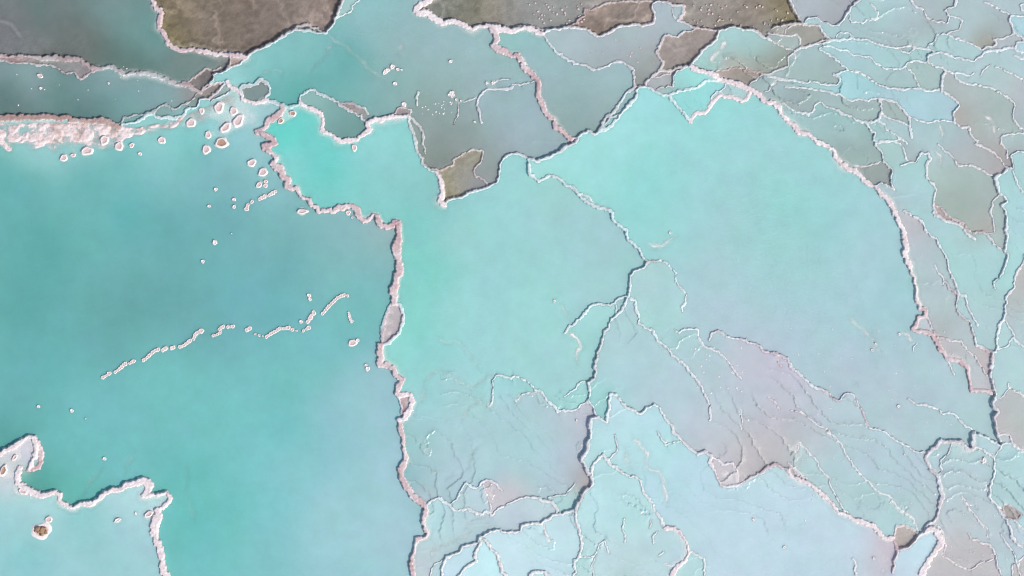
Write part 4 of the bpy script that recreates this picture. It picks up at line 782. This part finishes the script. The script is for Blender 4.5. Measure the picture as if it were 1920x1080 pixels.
RID = np.full((NV, NU), -9.0); OWN = np.full((NV, NU), -1, np.int32)
DST = np.full((NV, NU), 60.0); DS2 = np.full((NV, NU), 99.0); OFF = np.zeros((NV, NU)); NHI = np.full((NV, NU), -9.0)
wor = worley(U, V, 6.5, 3); wor2 = worley(U, V, 13.0, 4)
jit = 3.4*(wor - .48) + 2.2*(wor2 - .48) + 0.8*fbm(U, V, 5.0, 31, 2, .7)
crust = .6*fbm(U, V, 5.0, 41, 2, .8) + .9*(.45 - wor)
EDG = np.zeros((NV, NU))
TONES = ('white', 'pink', 'brown')
for li, L in enumerate(lines):
    n = len(L['x'])
    for k in range(n):
        x, y, w, cz = L['x'][k], L['y'][k], L['w'][k], L['crest'][k]
        if x < -20 or x > 1940 or y < -20 or y > 1100: step = 2
        R = w + 9
        a0, a1 = np.searchsorted(AU, (x-R, x+R)); b0, b1 = np.searchsorted(AV, (y-R, y+R))
        if a1 > a0 and b1 > b0:
            d = np.hypot(AU[None, a0:a1]-x, AV[b0:b1, None]-y)
            e = np.maximum(0, d + jit[b0:b1, a0:a1] - w)
            q = np.minimum(1.6, d/w)
            if L['type'] == 's': z = cz - .015*q - .022*np.maximum(0, d-w)
            elif w > 3.2: z = cz - .045*np.maximum(0, 1-(q/.62)**2) - .03*np.maximum(0, q-.7) - .15*e - .006*e*e
            else: z = cz - .02*q*q - .15*e - .006*e*e
            cur = RID[b0:b1, a0:a1]; m = z > cur
            cur[m] = z[m]; OWN[b0:b1, a0:a1][m] = li; EDG[b0:b1, a0:a1][m] = (q if w > 3.2 else q*0+1)[m]
        if k % 2 == 0 and L['drop'][k] > 0:
            R = 26.
            a0, a1 = np.searchsorted(AU, (x-R, x+R)); b0, b1 = np.searchsorted(AV, (y-R, y+R))
            if a1 > a0 and b1 > b0:
                dx, dy = AU[None, a0:a1]-x, AV[b0:b1, None]-y
                d = np.hypot(dx, dy); nx, ny = L['nx'][k], L['ny'][k]
                if -.95*nx + .12*ny < 0: nx, ny = -nx, -ny          # the falling side
                cur = DS2[b0:b1, a0:a1]; m = d < cur
                cur[m] = d[m]
                OFF[b0:b1, a0:a1][m] = (-np.tanh((dx*nx + dy*ny)/1.2)*L['drop'][k]*np.exp(-d/8)*np.clip((R-d)/8, 0, 1))[m]
        if k % 4 == 0 and L['type'] != 's':
            R = 44.
            a0, a1 = np.searchsorted(AU, (x-R, x+R)); b0, b1 = np.searchsorted(AV, (y-R, y+R))
            if a1 > a0 and b1 > b0:
                d = np.hypot(AU[None, a0:a1]-x, AV[b0:b1, None]-y)
                hz = L['hi'][k]
                if L['w'].mean() < 2.6: d = 4 + d*2.2
                d = d + 60*(LEV[b0:b1, a0:a1] < hz - .05)        # only the upper side shelves gently
                cur = DST[b0:b1, a0:a1]; m = d < cur
                cur[m] = d[m]

LEV = LEV + OFF

# ---------------------------------------------------------------- lake bed
muddy = np.clip((.34 - WB)/.14, 0, 1)
blue = np.clip(((WB - WR)/(WB + WR + 1e-6))/.35, 0, 1)               # how turquoise the pool is
lowf = fbm(U, V, 90., 51, 3); mid = fbm(U, V, 26., 55, 3); fine = fbm(U, V, 7., 59, 2)
ang = (U*0.55 + V*0.83)                                              # drift direction of the thin sheets
strk = fbm(U*.55+V*.83, (U*-.83+V*.55)*.30, 11., 63, 2)
reach = (8 + 13*blue)*np.clip(1 + .8*fbm(U, V, 38., 57, 2), .4, 1.8)
shelf = np.clip(DST/reach, 0, 1)
depth = .010 + (.10 + .30*blue)*shelf**1.9*(1 + .25*mid) 
pale = np.clip((WG - .35)/.25, 0, 1)
depth = depth + .020*(1-.6*blue)*mid + .012*pale*strk*(shelf > .3)
RUNPTS = ' '.join('@0,0 ' + ' '.join('%g,%g,%g,0.05' % (x*4, y*4, float(f[0])*1.5 + 26) for x, y, f in parse(t)) for _, _, t in RUNS)
for x, y, f in parse(MOUNDS + ' ' + RUNPTS):
    r = float(f[0])/4; dm = float(f[1])
    a0, a1 = np.searchsorted(AU, (x-r, x+r)); b0, b1 = np.searchsorted(AV, (y-r, y+r))
    q = np.clip(1 - np.hypot(AU[None, a0:a1]-x, AV[b0:b1, None]-y)/r, 0, 1); q = q*q*(3-2*q)
    d = depth[b0:b1, a0:a1]
    lump = dm + (.06 if r > 12 else .0)*fbm(U[b0:b1, a0:a1], V[b0:b1, a0:a1], 13., 81, 3)
    depth[b0:b1, a0:a1] = d*(1-q) + lump*q
SH_U = [-40, 0, 120, 200, 260, 330, 400, 440, 460]; SH_T = [227, 227, 227, 230, 234, 218, 190, 168, 160]; SH_B = [290, 290, 288, 280, 268, 248, 218, 208, 160]
top, bot = np.interp(U, SH_U, SH_T), np.interp(U, SH_U, SH_B)
sst = lambda t: np.clip(t, 0, 1)**2*(3-2*np.clip(t, 0, 1))
shoal = sst((V-top)/7)*sst((bot - V + 16*fbm(U, V, 34., 83, 2))/16)*(U < 455)*(U > -60)*sst((450-U)/30)
wx, wy = 7*fbm(U, V, 22., 88, 3), 7*fbm(U, V, 22., 89, 3)
lw, lw2 = worley(U+wx, V*1.2+wy, 19., 8), worley(U+wx, V+wy, 8., 9)
lumps = .035*crust + .022*fbm(U, V, 6., 106, 2) + np.clip(1 - lw/.62, 0, 1)**.8*.13*(1+.7*fbm(U, V, 30., 87, 2)) + np.clip(1 - lw2/.6, 0, 1)*.04 + .07*fbm(U, V, 40., 84, 3)
depth = depth*(1-shoal) + (.034 + .020*sst((U-240)/80) + .05*sst((V-255)/30) - lumps)*shoal
shelfm = sst((V - top)/8)*sst((262 + .0*U - V + 14*fbm(U, V, 40., 131, 2))/36)*sst((U-210)/70)*sst((530-U)/60)*(KEY >= 0)
lag = np.isin(KEY, [i for i, g_ in enumerate(groups) if g_[0] == 'lagoon'])
depth = np.where(lag, depth*(1-shelfm) + np.minimum(depth, .055 + .06*fbm(U, V, 14., 133, 3))*shelfm, depth)
islets = []
for label, group, tone, txt in ISLETS:
    for x, y, f in parse(txt):
        r = float(f[0])/4; ratio = float(f[1]) if len(f) > 1 else .9; an = float(f[2]) if len(f) > 2 else rng.uniform(0, 180)
        islets.append((label, group, tone, x, y, r, ratio, an))
        R = r*2.1 + 6
        a0, a1 = np.searchsorted(AU, (x-R, x+R)); b0, b1 = np.searchsorted(AV, (y-R, y+R))
        q = np.clip((R - np.hypot(AU[None, a0:a1]-x, AV[b0:b1, None]-y))/(R-r*.7), 0, 1)**1.6
        d = depth[b0:b1, a0:a1]; depth[b0:b1, a0:a1] = d*(1-q) + np.minimum(d, .024)*q
# thin ledges: the shallow sheets step down over their own little crusts
AMP = dict(mosaic=.15, smoke=.14, stream=.11, marina=.10, plum=.13, shelf=.14, petal=.10, apron=.05, lilac=.09, taper=.06,
           bowl=.06, kidney=.06, vee=.045, steps=.07, tee=.04, taupe=.06, fan=.010, tan=.03, sand=.03, heart=.012, upper=.012, chute=.03, tongue=.02, topmud=.035, olive=.03)
amp_g = np.array([AMP.get(k, 0.) for k, _, _ in groups])
amp = np.where(KEY >= 0, amp_g[np.clip(KEY, 0, None)], 0.)
wx, wy = U + 6*fbm(U, V, 22., 101, 4, .6), V + 6*fbm(U, V, 22., 102, 4, .6)
al, cr_ = .86*wx + .51*wy, -.51*wx + .86*wy
dense = np.isin(KEY, [i for i, g_ in enumerate(groups) if g_[0] in ('mosaic', 'smoke', 'stream', 'marina', 'plum', 'shelf')])
f = cr_/np.where(dense, 36., 40.) + 2.5*fbm(al*.7, cr_, 80., 103, 2) + .13*(wor2 - .5) + .08*(wor - .5)
s = f - np.floor(f)
fade = np.clip(np.where(dense, .38, .35) + 1.7*fbm(al*.5, cr_, 90., 105, 2), 0, 1)*np.clip((DST-3)/9, 0, 1)*((U > -40) & (U < 1960) & (V > -40) & (V < 1120))
lip = s**5*np.clip((1-s)/.035, 0, 1)
step = amp*fade*np.clip(.35*s + .75*s**5, 0, 1)
LEV = LEV + step*1.0
depth = depth - np.clip(amp/.05, 0, 1.2)*fade*lip*np.maximum(depth - .006, 0)*.9
LED = lip*fade*(amp > .008)
STEEP = (amp*fade > .006) & ((s > .85) | (s < .05))
depth = np.where(shoal > .02, depth, np.maximum(depth, .008))
BED = LEV - depth
BED = BED + .010*fine*(1-blue)
RID = RID + .034*crust*(RID > BED)*(np.array([L['type'] != 's' for L in lines] + [True])[OWN])
Z = np.maximum(BED, RID)
isr = RID > BED

# albedo of the crust and the sediments
base = np.stack([WR, WG, WB], -1)
lum = base.mean(-1, keepdims=True)
sed = np.array([.80, .765, .745])
mudk = (muddy*(1 - blue))[..., None]
vein = np.clip(1 - np.abs(fbm(U, V, 52., 95, 4, .6))*8, 0, 1)**1.3*np.clip(.5+1.5*fbm(U, V, 80., 97, 2), 0, 1)
mott = .16*fbm(U, V, 22., 98, 4, .7) + .14*fbm(U*.55+V*.83, (U*-.83+V*.55)*.5, 6., 99, 3, .7)
bedc = sed*(1-mudk) + (base*np.array([1.34, 1.38, 1.44])*(1 + 2.3*mott + .75*vein)[..., None])*mudk
bedc = bedc*(1 + .05*mid[..., None] + .05*fine[..., None])
brn = np.clip(.05 + 1.2*fbm(U, V, 16., 86, 4, .7) + .4*(SH_T[1]+25-V)/40, 0, .55)*shoal
bedc = bedc*(1-brn[..., None]) + np.array([.50, .36, .30])*brn[..., None]
bedc = bedc*(1-.35*shoal[..., None]*np.array([.35, .6, .55]))
TC = {'white': np.array([.70, .648, .655]), 'pink': np.array([.54, .435, .44]), 'brown': np.array([.40, .30, .27])}
tone_arr = np.array([TC[L['tone']] for L in lines] + [TC['white']])
rc = tone_arr[OWN]
ew = np.clip((EDG - .55)/.4, 0, 1)[..., None]*np.where(np.array([L['tone'] == 'brown' for L in lines] + [False])[OWN][..., None], .2, .6)
rc = rc*(1-ew) + TC['white']*ew
thin = np.array([L['type'] in 'rc' or (L['type'] == 'R' and L['w'].mean() < 2.7) for L in lines] + [False])[OWN][..., None]
wet_film = np.clip(base*1.15 + .06, 0, .7)
rc = np.where(thin, rc*.45 + wet_film*.55, rc)
stain = np.clip(.5 + 1.1*fbm(U, V, 30., 91, 3), 0, 1)[..., None]
rc = rc*(1-np.where(np.array([L['tone'] == 'white' for L in lines] + [True])[OWN], .13, .30)[..., None]*stain*np.array([.6, 1, .95])) * (1 + .22*crust[..., None])
rc = np.where(np.array([L['type'] == 's' for L in lines] + [False])[OWN][..., None], bedc, rc)
ALB = np.where(isr[..., None], rc, bedc)
ALB = np.clip(ALB, .02, .85)

# ---------------------------------------------------------------- materials
def nodes(name):
    m = bpy.data.materials.new(name); m.use_nodes = True
    nt = m.node_tree; nt.nodes.clear()
    out = nt.nodes.new('ShaderNodeOutputMaterial')
    return m, nt, out
def N(nt, kind, **kw):
    n = nt.nodes.new(kind)
    for k, v in kw.items():
        if k in n.inputs: n.inputs[k].default_value = v
        else: setattr(n, k, v)
    return n
def link(nt, a, b): nt.links.new(a, b)

def mat_crust(name, attr=True, color=None, rough=.85, bump=.35, grain=9.0):
    m, nt, out = nodes(name)
    p = N(nt, 'ShaderNodeBsdfPrincipled'); p.inputs['Roughness'].default_value = rough; p.inputs['Specular IOR Level'].default_value = .25
    geo = N(nt, 'ShaderNodeNewGeometry')
    no = N(nt, 'ShaderNodeTexNoise'); no.inputs['Scale'].default_value = grain; no.inputs['Detail'].default_value = 5; no.inputs['Roughness'].default_value = .65
    link(nt, geo.outputs['Position'], no.inputs['Vector'])
    mr = N(nt, 'ShaderNodeMapRange'); mr.inputs['From Min'].default_value = .3; mr.inputs['From Max'].default_value = .7
    mr.inputs['To Min'].default_value = .80; mr.inputs['To Max'].default_value = 1.18
    link(nt, no.outputs['Fac'], mr.inputs['Value'])
    mx = N(nt, 'ShaderNodeVectorMath', operation='SCALE')
    if attr:
        at = N(nt, 'ShaderNodeAttribute', attribute_name='alb'); link(nt, at.outputs['Color'], mx.inputs[0])
    else:
        mx.inputs[0].default_value = color
    link(nt, mr.outputs[0], mx.inputs['Scale'])
    link(nt, mx.outputs[0], p.inputs['Base Color'])
    bp = N(nt, 'ShaderNodeBump'); bp.inputs['Strength'].default_value = bump; bp.inputs['Distance'].default_value = .05
    link(nt, no.outputs['Fac'], bp.inputs['Height']); link(nt, bp.outputs[0], p.inputs['Normal'])
    link(nt, p.outputs[0], out.inputs[0])
    return m
M_BED = mat_crust('travertine crust and sediment')
M_KNOB = {t: mat_crust(t + ' knob crust', False, tuple(c), grain=14.0) for t, c in (('white', (.80, .74, .73)), ('pink', (.62, .49, .48)), ('brown', (.42, .27, .20)))}
M_LIP = mat_crust('pale knob lip', False, (.76, .70, .69), grain=14.0)
M_ROCK = mat_crust('brown boulder rock', False, (.34, .22, .14), grain=6.0, bump=.6)

def mat_water():
    m, nt, out = nodes('milky mineral water')
    at = N(nt, 'ShaderNodeAttribute', attribute_name='tint')
    dp = N(nt, 'ShaderNodeAttribute', attribute_name='depth')
    geo = N(nt, 'ShaderNodeNewGeometry')
    mp = N(nt, 'ShaderNodeMapping'); mp.inputs['Rotation'].default_value = (0, 0, math.radians(38)); mp.inputs['Scale'].default_value = (1.0, 2.6, 1.0)
    link(nt, geo.outputs['Position'], mp.inputs['Vector'])
    rp = N(nt, 'ShaderNodeTexNoise'); rp.inputs['Scale'].default_value = 5.0; rp.inputs['Detail'].default_value = 3
    link(nt, mp.outputs[0], rp.inputs['Vector'])
    silt = N(nt, 'ShaderNodeTexNoise'); silt.inputs['Scale'].default_value = .55; silt.inputs['Detail'].default_value = 7; silt.inputs['Roughness'].default_value = .68
    link(nt, geo.outputs['Position'], silt.inputs['Vector'])
    mr = N(nt, 'ShaderNodeMapRange'); mr.inputs['From Min'].default_value = .25; mr.inputs['From Max'].default_value = .75
    mr.inputs['To Min'].default_value = .94; mr.inputs['To Max'].default_value = 1.06
    link(nt, silt.outputs['Fac'], mr.inputs['Value'])
    sc = N(nt, 'ShaderNodeVectorMath', operation='SCALE'); link(nt, at.outputs['Color'], sc.inputs[0]); link(nt, mr.outputs[0], sc.inputs['Scale'])
    p = N(nt, 'ShaderNodeBsdfPrincipled'); p.inputs['Roughness'].default_value = .12; p.inputs['IOR'].default_value = 1.33
    p.inputs['Specular IOR Level'].default_value = .5
    link(nt, sc.outputs[0], p.inputs['Base Color'])
    bp = N(nt, 'ShaderNodeBump'); bp.inputs['Strength'].default_value = .45; bp.inputs['Distance'].default_value = .05
    link(nt, rp.outputs['Fac'], bp.inputs['Height']); link(nt, bp.outputs[0], p.inputs['Normal'])
    # milk passes part of the light on to the bed below
    inv = N(nt, 'ShaderNodeVectorMath', operation='MULTIPLY_ADD'); link(nt, sc.outputs[0], inv.inputs[0]); inv.inputs[1].default_value = (.5, .55, .55); inv.inputs[2].default_value = (.0, .03, .03)
    tl = N(nt, 'ShaderNodeBsdfTranslucent'); link(nt, inv.outputs[0], tl.inputs['Color'])
    ad = N(nt, 'ShaderNodeAddShader'); link(nt, p.outputs[0], ad.inputs[0]); link(nt, tl.outputs[0], ad.inputs[1])
    tr = N(nt, 'ShaderNodeBsdfTransparent')
    tw = N(nt, 'ShaderNodeMixRGB'); tw.inputs[0].default_value = .14; tw.inputs[1].default_value = (1, 1, 1, 1); link(nt, at.outputs['Color'], tw.inputs[2])
    link(nt, tw.outputs[0], tr.inputs['Color'])
    mu = N(nt, 'ShaderNodeMath', operation='MULTIPLY'); mu.inputs[1].default_value = -13.0; link(nt, dp.outputs['Fac'], mu.inputs[0])
    ex = N(nt, 'ShaderNodeMath', operation='EXPONENT'); link(nt, mu.outputs[0], ex.inputs[0])
    mix = N(nt, 'ShaderNodeMixShader'); link(nt, ex.outputs[0], mix.inputs[0]); link(nt, ad.outputs[0], mix.inputs[1]); link(nt, tr.outputs[0], mix.inputs[2])
    link(nt, mix.outputs[0], out.inputs[0])
    return m
M_WATER = mat_water()

# ---------------------------------------------------------------- mesh writing
X = (U - 960)*S; Y = (540 - V)*S
def write_mesh(name, quads, zz, mat, attrs, smooth=True):
    ids, inv = np.unique(quads, return_inverse=True)
    inv = inv.reshape(quads.shape).astype(np.int32)
    me = bpy.data.meshes.new(name)
    me.vertices.add(len(ids)); me.loops.add(quads.size); me.polygons.add(len(quads))
    co = np.stack([X.ravel()[ids], Y.ravel()[ids], zz.ravel()[ids]], -1).astype(np.float32)
    me.vertices.foreach_set('co', co.ravel())
    me.loops.foreach_set('vertex_index', inv.ravel())
    me.polygons.foreach_set('loop_start', np.arange(0, quads.size, 4, dtype=np.int32))
    me.polygons.foreach_set('use_smooth', np.full(len(quads), smooth))
    me.update(calc_edges=True)
    for an, (kind, arr) in attrs.items():
        a = me.attributes.new(an, kind, 'POINT')
        if kind == 'FLOAT': a.data.foreach_set('value', arr.ravel()[ids].astype(np.float32))
        else:
            c = np.ones((len(ids), 4), np.float32); c[:, :3] = arr.reshape(-1, 3)[ids]
            a.data.foreach_set('color', c.ravel())
    me.materials.append(mat)
    o = bpy.data.objects.new(name, me); scene.collection.objects.link(o)
    return o
I = np.arange(NU*NV).reshape(NV, NU)
def quads_of(mask, st=1):                                            # mask per cell (NV-1, NU-1) at stride st
    b, a = np.nonzero(mask)
    return np.stack([I[(b+1)*st, a*st], I[(b+1)*st, (a+1)*st], I[b*st, (a+1)*st], I[b*st, a*st]], -1)
def cellany(A): return A[1:, 1:] | A[:-1, 1:] | A[1:, :-1] | A[:-1, :-1]

# the ground, and each prominent ridge cut out of it as a thing of its own
UNDER = LEV - .10
own_lab = np.array([bool(L['label']) for L in lines] + [False])
ridge_pt = np.where(isr & own_lab[OWN] & (Z > UNDER), OWN, -1)
rc_cell = np.maximum.reduce([ridge_pt[1:, 1:], ridge_pt[:-1, 1:], ridge_pt[1:, :-1], ridge_pt[:-1, :-1]])
nh, nw = (NV-1)//2, (NU-1)//2
blkmin = lambda A: A[:nh*2, :nw*2].reshape(nh, 2, nw, 2).min(axis=(1, 3))
deep = (LEV - Z > .075) & ~isr & ~STEEP
for sh in (1, -1):
    for ax in (0, 1): deep = deep & np.roll(deep, 2*sh, ax)
bigc = blkmin(deep) & (blkmin(rc_cell) < 0) & (-blkmin(-rc_cell) < 0)
small = rc_cell < 0; small[:nh*2, :nw*2][np.repeat(np.repeat(bigc, 2, 0), 2, 1)] = False
g = write_mesh('ground', np.concatenate([quads_of(bigc, 2), quads_of(small)]), Z, M_BED, {'alb': ('FLOAT_COLOR', ALB)})
g['kind'] = 'structure'; g['label'] = 'pale travertine ground and pool beds under the terraces'
for li, L in enumerate(lines):
    if not L['label']: continue
    q = quads_of(rc_cell == li)
    if len(q) < 4: continue
    o = write_mesh('travertine_ridge', q, Z, M_BED, {'alb': ('FLOAT_COLOR', ALB)})
    o['label'] = L['label']; o['category'] = 'ridge'; o['kind'] = 'thing'
    o['group'] = 'travertine ridges between the pools'

# the water, one sheet per pool
gkey = {k: i for i, k in enumerate(POOLS)}
gk = np.array([gkey[k] for k, _, _ in groups])
PK = np.where(known_pre, gk[np.clip(KEY, 0, None)], -1)
wet = known_pre & (LEV > Z - .04)
rosy = np.isin(KEY, [i for i, g_ in enumerate(groups) if g_[0] in ('lilac', 'plum', 'shelf', 'chute')])[..., None]
DEP = np.maximum(0.0, LEV - Z)*(1 - .86*muddy*(1-blue))
hz = fbm(U, V, 46., 121, 4, .65); hz2 = fbm(U, V, 30., 125, 4, .65)
TINT = np.clip(np.stack([WR*.885*(1 + (.055+.20*muddy)*hz), WG*.832*(1 + .035*hz2 + .12*muddy*hz), WB*.80*(1 + (.045+.08*muddy)*hz)], -1), .01, .9)
chalk = TINT.mean(-1, keepdims=True)*1.03                            # a little more suspended chalk
TINT = TINT*.92 + chalk*.08
TINT = np.where(rosy, TINT*np.array([.955, .99, .99]) + .012, TINT)
c4 = (PK[1:, 1:], PK[:-1, 1:], PK[1:, :-1], PK[:-1, :-1])
valid = (c4[0] >= 0) & (c4[1] >= 0) & (c4[2] >= 0) & (c4[3] >= 0)
pkc = np.where(valid & cellany(wet), c4[3], -1)
lm = np.maximum.reduce([LEV[1:, 1:], LEV[:-1, 1:], LEV[1:, :-1], LEV[:-1, :-1]]) - np.minimum.reduce([LEV[1:, 1:], LEV[:-1, 1:], LEV[1:, :-1], LEV[:-1, :-1]])
pkc[lm > .16] = -1
blk = pkc[:nh*2, :nw*2].reshape(nh, 2, nw, 2)
dmin = DEP[:nh*2, :nw*2].reshape(nh, 2, nw, 2).min(axis=(1, 3))
same = (blk.max(axis=(1, 3)) == blk.min(axis=(1, 3))) & (blk.min(axis=(1, 3)) >= 0) & (dmin > .06) & (STEEP[:nh*2, :nw*2].reshape(nh, 2, nw, 2).max(axis=(1, 3)) < 1)
coarse = np.where(same, blk.max(axis=(1, 3)), -1)
finec = pkc.copy(); finec[:nh*2, :nw*2][np.repeat(np.repeat(same, 2, 0), 2, 1)] = -1
for key, label in POOLS.items():
    k = gkey[key]
    q = np.concatenate([quads_of(coarse == k, 2), quads_of(finec == k)])
    if not len(q): continue
    o = write_mesh('pool_water', q, LEV, M_WATER, {'tint': ('FLOAT_COLOR', TINT), 'depth': ('FLOAT', DEP)})
    o['kind'] = 'structure'; o['label'] = label

# ---------------------------------------------------------------- knobs and islets
def knob_mesh(seed, tone):
    r = np.random.default_rng(seed); n = 18
    prof = [(0, .10), (.28, .10), (.50, .11), (.66, .15), (.80, .17), (.92, .13), (1.02, .04), (1.15, -.04), (1.45, -.12), (1.8, -.28)]
    verts = [(0, 0, .10)]; faces = []
    ph = r.uniform(0, 6.28, 4)
    for j, (rad, z) in enumerate(prof[1:]):
        for i in range(n):
            a = 2*math.pi*i/n
            lob = 1 + .10*math.sin(2*a+ph[0]) + .08*math.sin(3*a+ph[1]) + .06*math.sin(5*a+ph[2]) + r.uniform(-.03, .03)
            verts.append((rad*lob*math.cos(a), rad*lob*math.sin(a), z + r.uniform(-.02, .02)*(1 if rad < 1 else .3)))
    for i in range(n): faces.append((0, 1+i, 1+(i+1) % n))
    for j in range(len(prof)-2):
        for i in range(n):
            a = 1+j*n+i; b = 1+j*n+(i+1) % n
            faces.append((a, a+n, b+n, b))
    me = bpy.data.meshes.new('knob'); me.from_pydata(verts, [], faces); me.update()
    me.materials.append(M_KNOB[tone]); me.materials.append(M_LIP)
    nin = n if tone == 'white' else 3*n
    for f in me.polygons:
        f.material_index = 0 if f.index < nin else 1
        f.use_smooth = True
    return me
VAR = {t: [knob_mesh(100+i*7+len(t), t) for i in range(6)] for t in TONES}
def level_at(x, y): return float(grab(LEV, np.array([x]), np.array([y]))[0])
for k, (label, group, tone, x, y, r, ratio, an) in enumerate(islets):
    o = bpy.data.objects.new('travertine_islet', VAR[tone][k % 6]); scene.collection.objects.link(o)
    rr = r*S*.97
    o.location = ((x-960)*S, (540-y)*S, level_at(x, y)); o.rotation_euler = (0, 0, math.radians(an))
    o.scale = (rr, rr*ratio, min(1.0, .45 + rr*.9))
    o['label'] = label; o['category'] = 'islet'; o['kind'] = 'thing'
    o['group'] = 'crust islets and knobs in the pools'
for k, (label, tone, txt) in enumerate(RUNS):
    pts = parse(txt); cx, cy = (sum(p[i] for p in pts)/len(pts) for i in (0, 1))
    root = bpy.data.objects.new('travertine_chain', None); scene.collection.objects.link(root)
    zl = level_at(cx, cy); root.location = ((cx-960)*S, (540-cy)*S, zl)
    root['label'] = label; root['category'] = 'islet'; root['kind'] = 'thing'; root['group'] = 'fused runs of crust knobs'
    for j, (x, y, f) in enumerate(pts):
        o = bpy.data.objects.new('lobe', VAR[tone][(j*5+k) % 6]); scene.collection.objects.link(o); o.parent = root
        rr = float(f[0])/4*S*1.0
        o.location = ((x-cx)*S, (cy-y)*S, random.Random(j+k*50).uniform(-.01, .01)); o.rotation_euler = (0, 0, j*1.7+k)
        o.scale = (rr, rr*.92, .55)

# boulder heap in the corner pool
hx, hy = 0 + 310/4, 810 + 740/4
hz = float(grab(LEV, np.array([hx]), np.array([hy]))[0])
heap = bpy.data.objects.new('boulder_heap', None); scene.collection.objects.link(heap)
heap.location = ((hx-960)*S, (540-hy)*S, hz)
heap['label'] = 'heap of rust brown boulders on a white crust base in the corner pool'; heap['category'] = 'boulders'; heap['kind'] = 'thing'
b = bpy.data.objects.new('base', VAR['pink'][2]); scene.collection.objects.link(b); b.parent = heap
b.scale = (.95, .72, .55)
def rock_mesh(seed):
    import bmesh
    bm = bmesh.new(); bmesh.ops.create_icosphere(bm, subdivisions=2, radius=1)
    r = np.random.default_rng(seed); ax = r.normal(size=(7, 3)); ax /= np.linalg.norm(ax, axis=1)[:, None]; cut = r.uniform(.55, .9, 7)
    for v in bm.verts:
        p = np.array(v.co)
        for a, c in zip(ax, cut):
            d = p @ a
            if d > c: p = p - a*(d-c)
        v.co = p
    me = bpy.data.meshes.new('rock'); bm.to_mesh(me); bm.free(); me.materials.append(M_ROCK)
    return me
for k, (x, y, r, zz) in enumerate(((-.30, .18, .34, .12), (.12, .05, .36, .16), (.42, -.12, .32, .10), (.02, -.32, .30, .1), (-.22, -.10, .22, .2), (.30, .22, .24, .1), (-.5, -.02, .22, .05))):
    o = bpy.data.objects.new('rock', rock_mesh(k+3)); scene.collection.objects.link(o); o.parent = heap
    o.location = (x, y, zz); o.scale = (r, r*.8, r*.7); o.rotation_euler = (.3*k, .2*k, 1.1*k)

def crumbs_and_glints(label, spots, col):
    vs, fs = [], []
    for x, y, r in spots:
        z = level_at(x, y); b0 = len(vs); n = 6
        for rr, dz in ((1.5, -.05), (1.0, .012), (.5, .035)):
            for i in range(n):
                a = 6.2832*i/n + x; q = rr*r*S*(1 + .2*math.sin(i*2.3 + y))
                vs.append(((x-960)*S + q*math.cos(a), (540-y)*S + q*math.sin(a), z + dz))
        for k in (0, 1):
            for i in range(n): fs.append((b0+k*n+i, b0+k*n+(i+1) % n, b0+(k+1)*n+(i+1) % n, b0+(k+1)*n+i))
        fs.append(tuple(b0+2*n+i for i in range(n)))
    me = bpy.data.meshes.new('crust_and_glint_bits'); me.from_pydata(vs, [], fs); me.materials.append(col)
    o = bpy.data.objects.new('crust_and_glint_bits', me); scene.collection.objects.link(o)
    o['kind'] = 'stuff'; o['label'] = label
R_ = random.Random(12)
def scatter(n, box, r0, r1):
    out = []
    while len(out) < n:
        x, y = R_.uniform(box[0], box[2]), R_.uniform(box[1], box[3])
        i, j = int(iv(np.array([y]))[0]), int(iu(np.array([x]))[0])
        if not isr[i, j] and DST[i, j] > 5: out.append((x, y, R_.uniform(r0, r1)))
    return out
crumbs_and_glints('scattered white specks standing in for sun glints on the thin water at lower right', scatter(90, (1480, 600, 1800, 980), .7, 1.3) + scatter(40, (1780, 820, 1910, 1050), .7, 1.3) + scatter(26, (1290, 650, 1400, 740), .8, 1.8), M_LIP)  # tiny white bumps imitate sparkle of light on the water
crumbs_and_glints('scattered small warts on the muddy shelves along the top edge', scatter(34, (985, 4, 1095, 45), 1.0, 2.2) + scatter(44, (1300, 6, 1480, 50), 1.0, 2.0) + scatter(14, (1100, 70, 1230, 130), .8, 1.8), M_KNOB['pink'])
crumbs_and_glints('sparse crust specks in the grey water of the upper pool', scatter(22, (790, 190, 850, 215), .8, 1.6) + scatter(14, (30, 120, 330, 200), .7, 1.6), M_KNOB['white'])

tris = sum(len(o.data.polygons)*2 for o in scene.objects if o.type == 'MESH')
print('triangles about', tris)
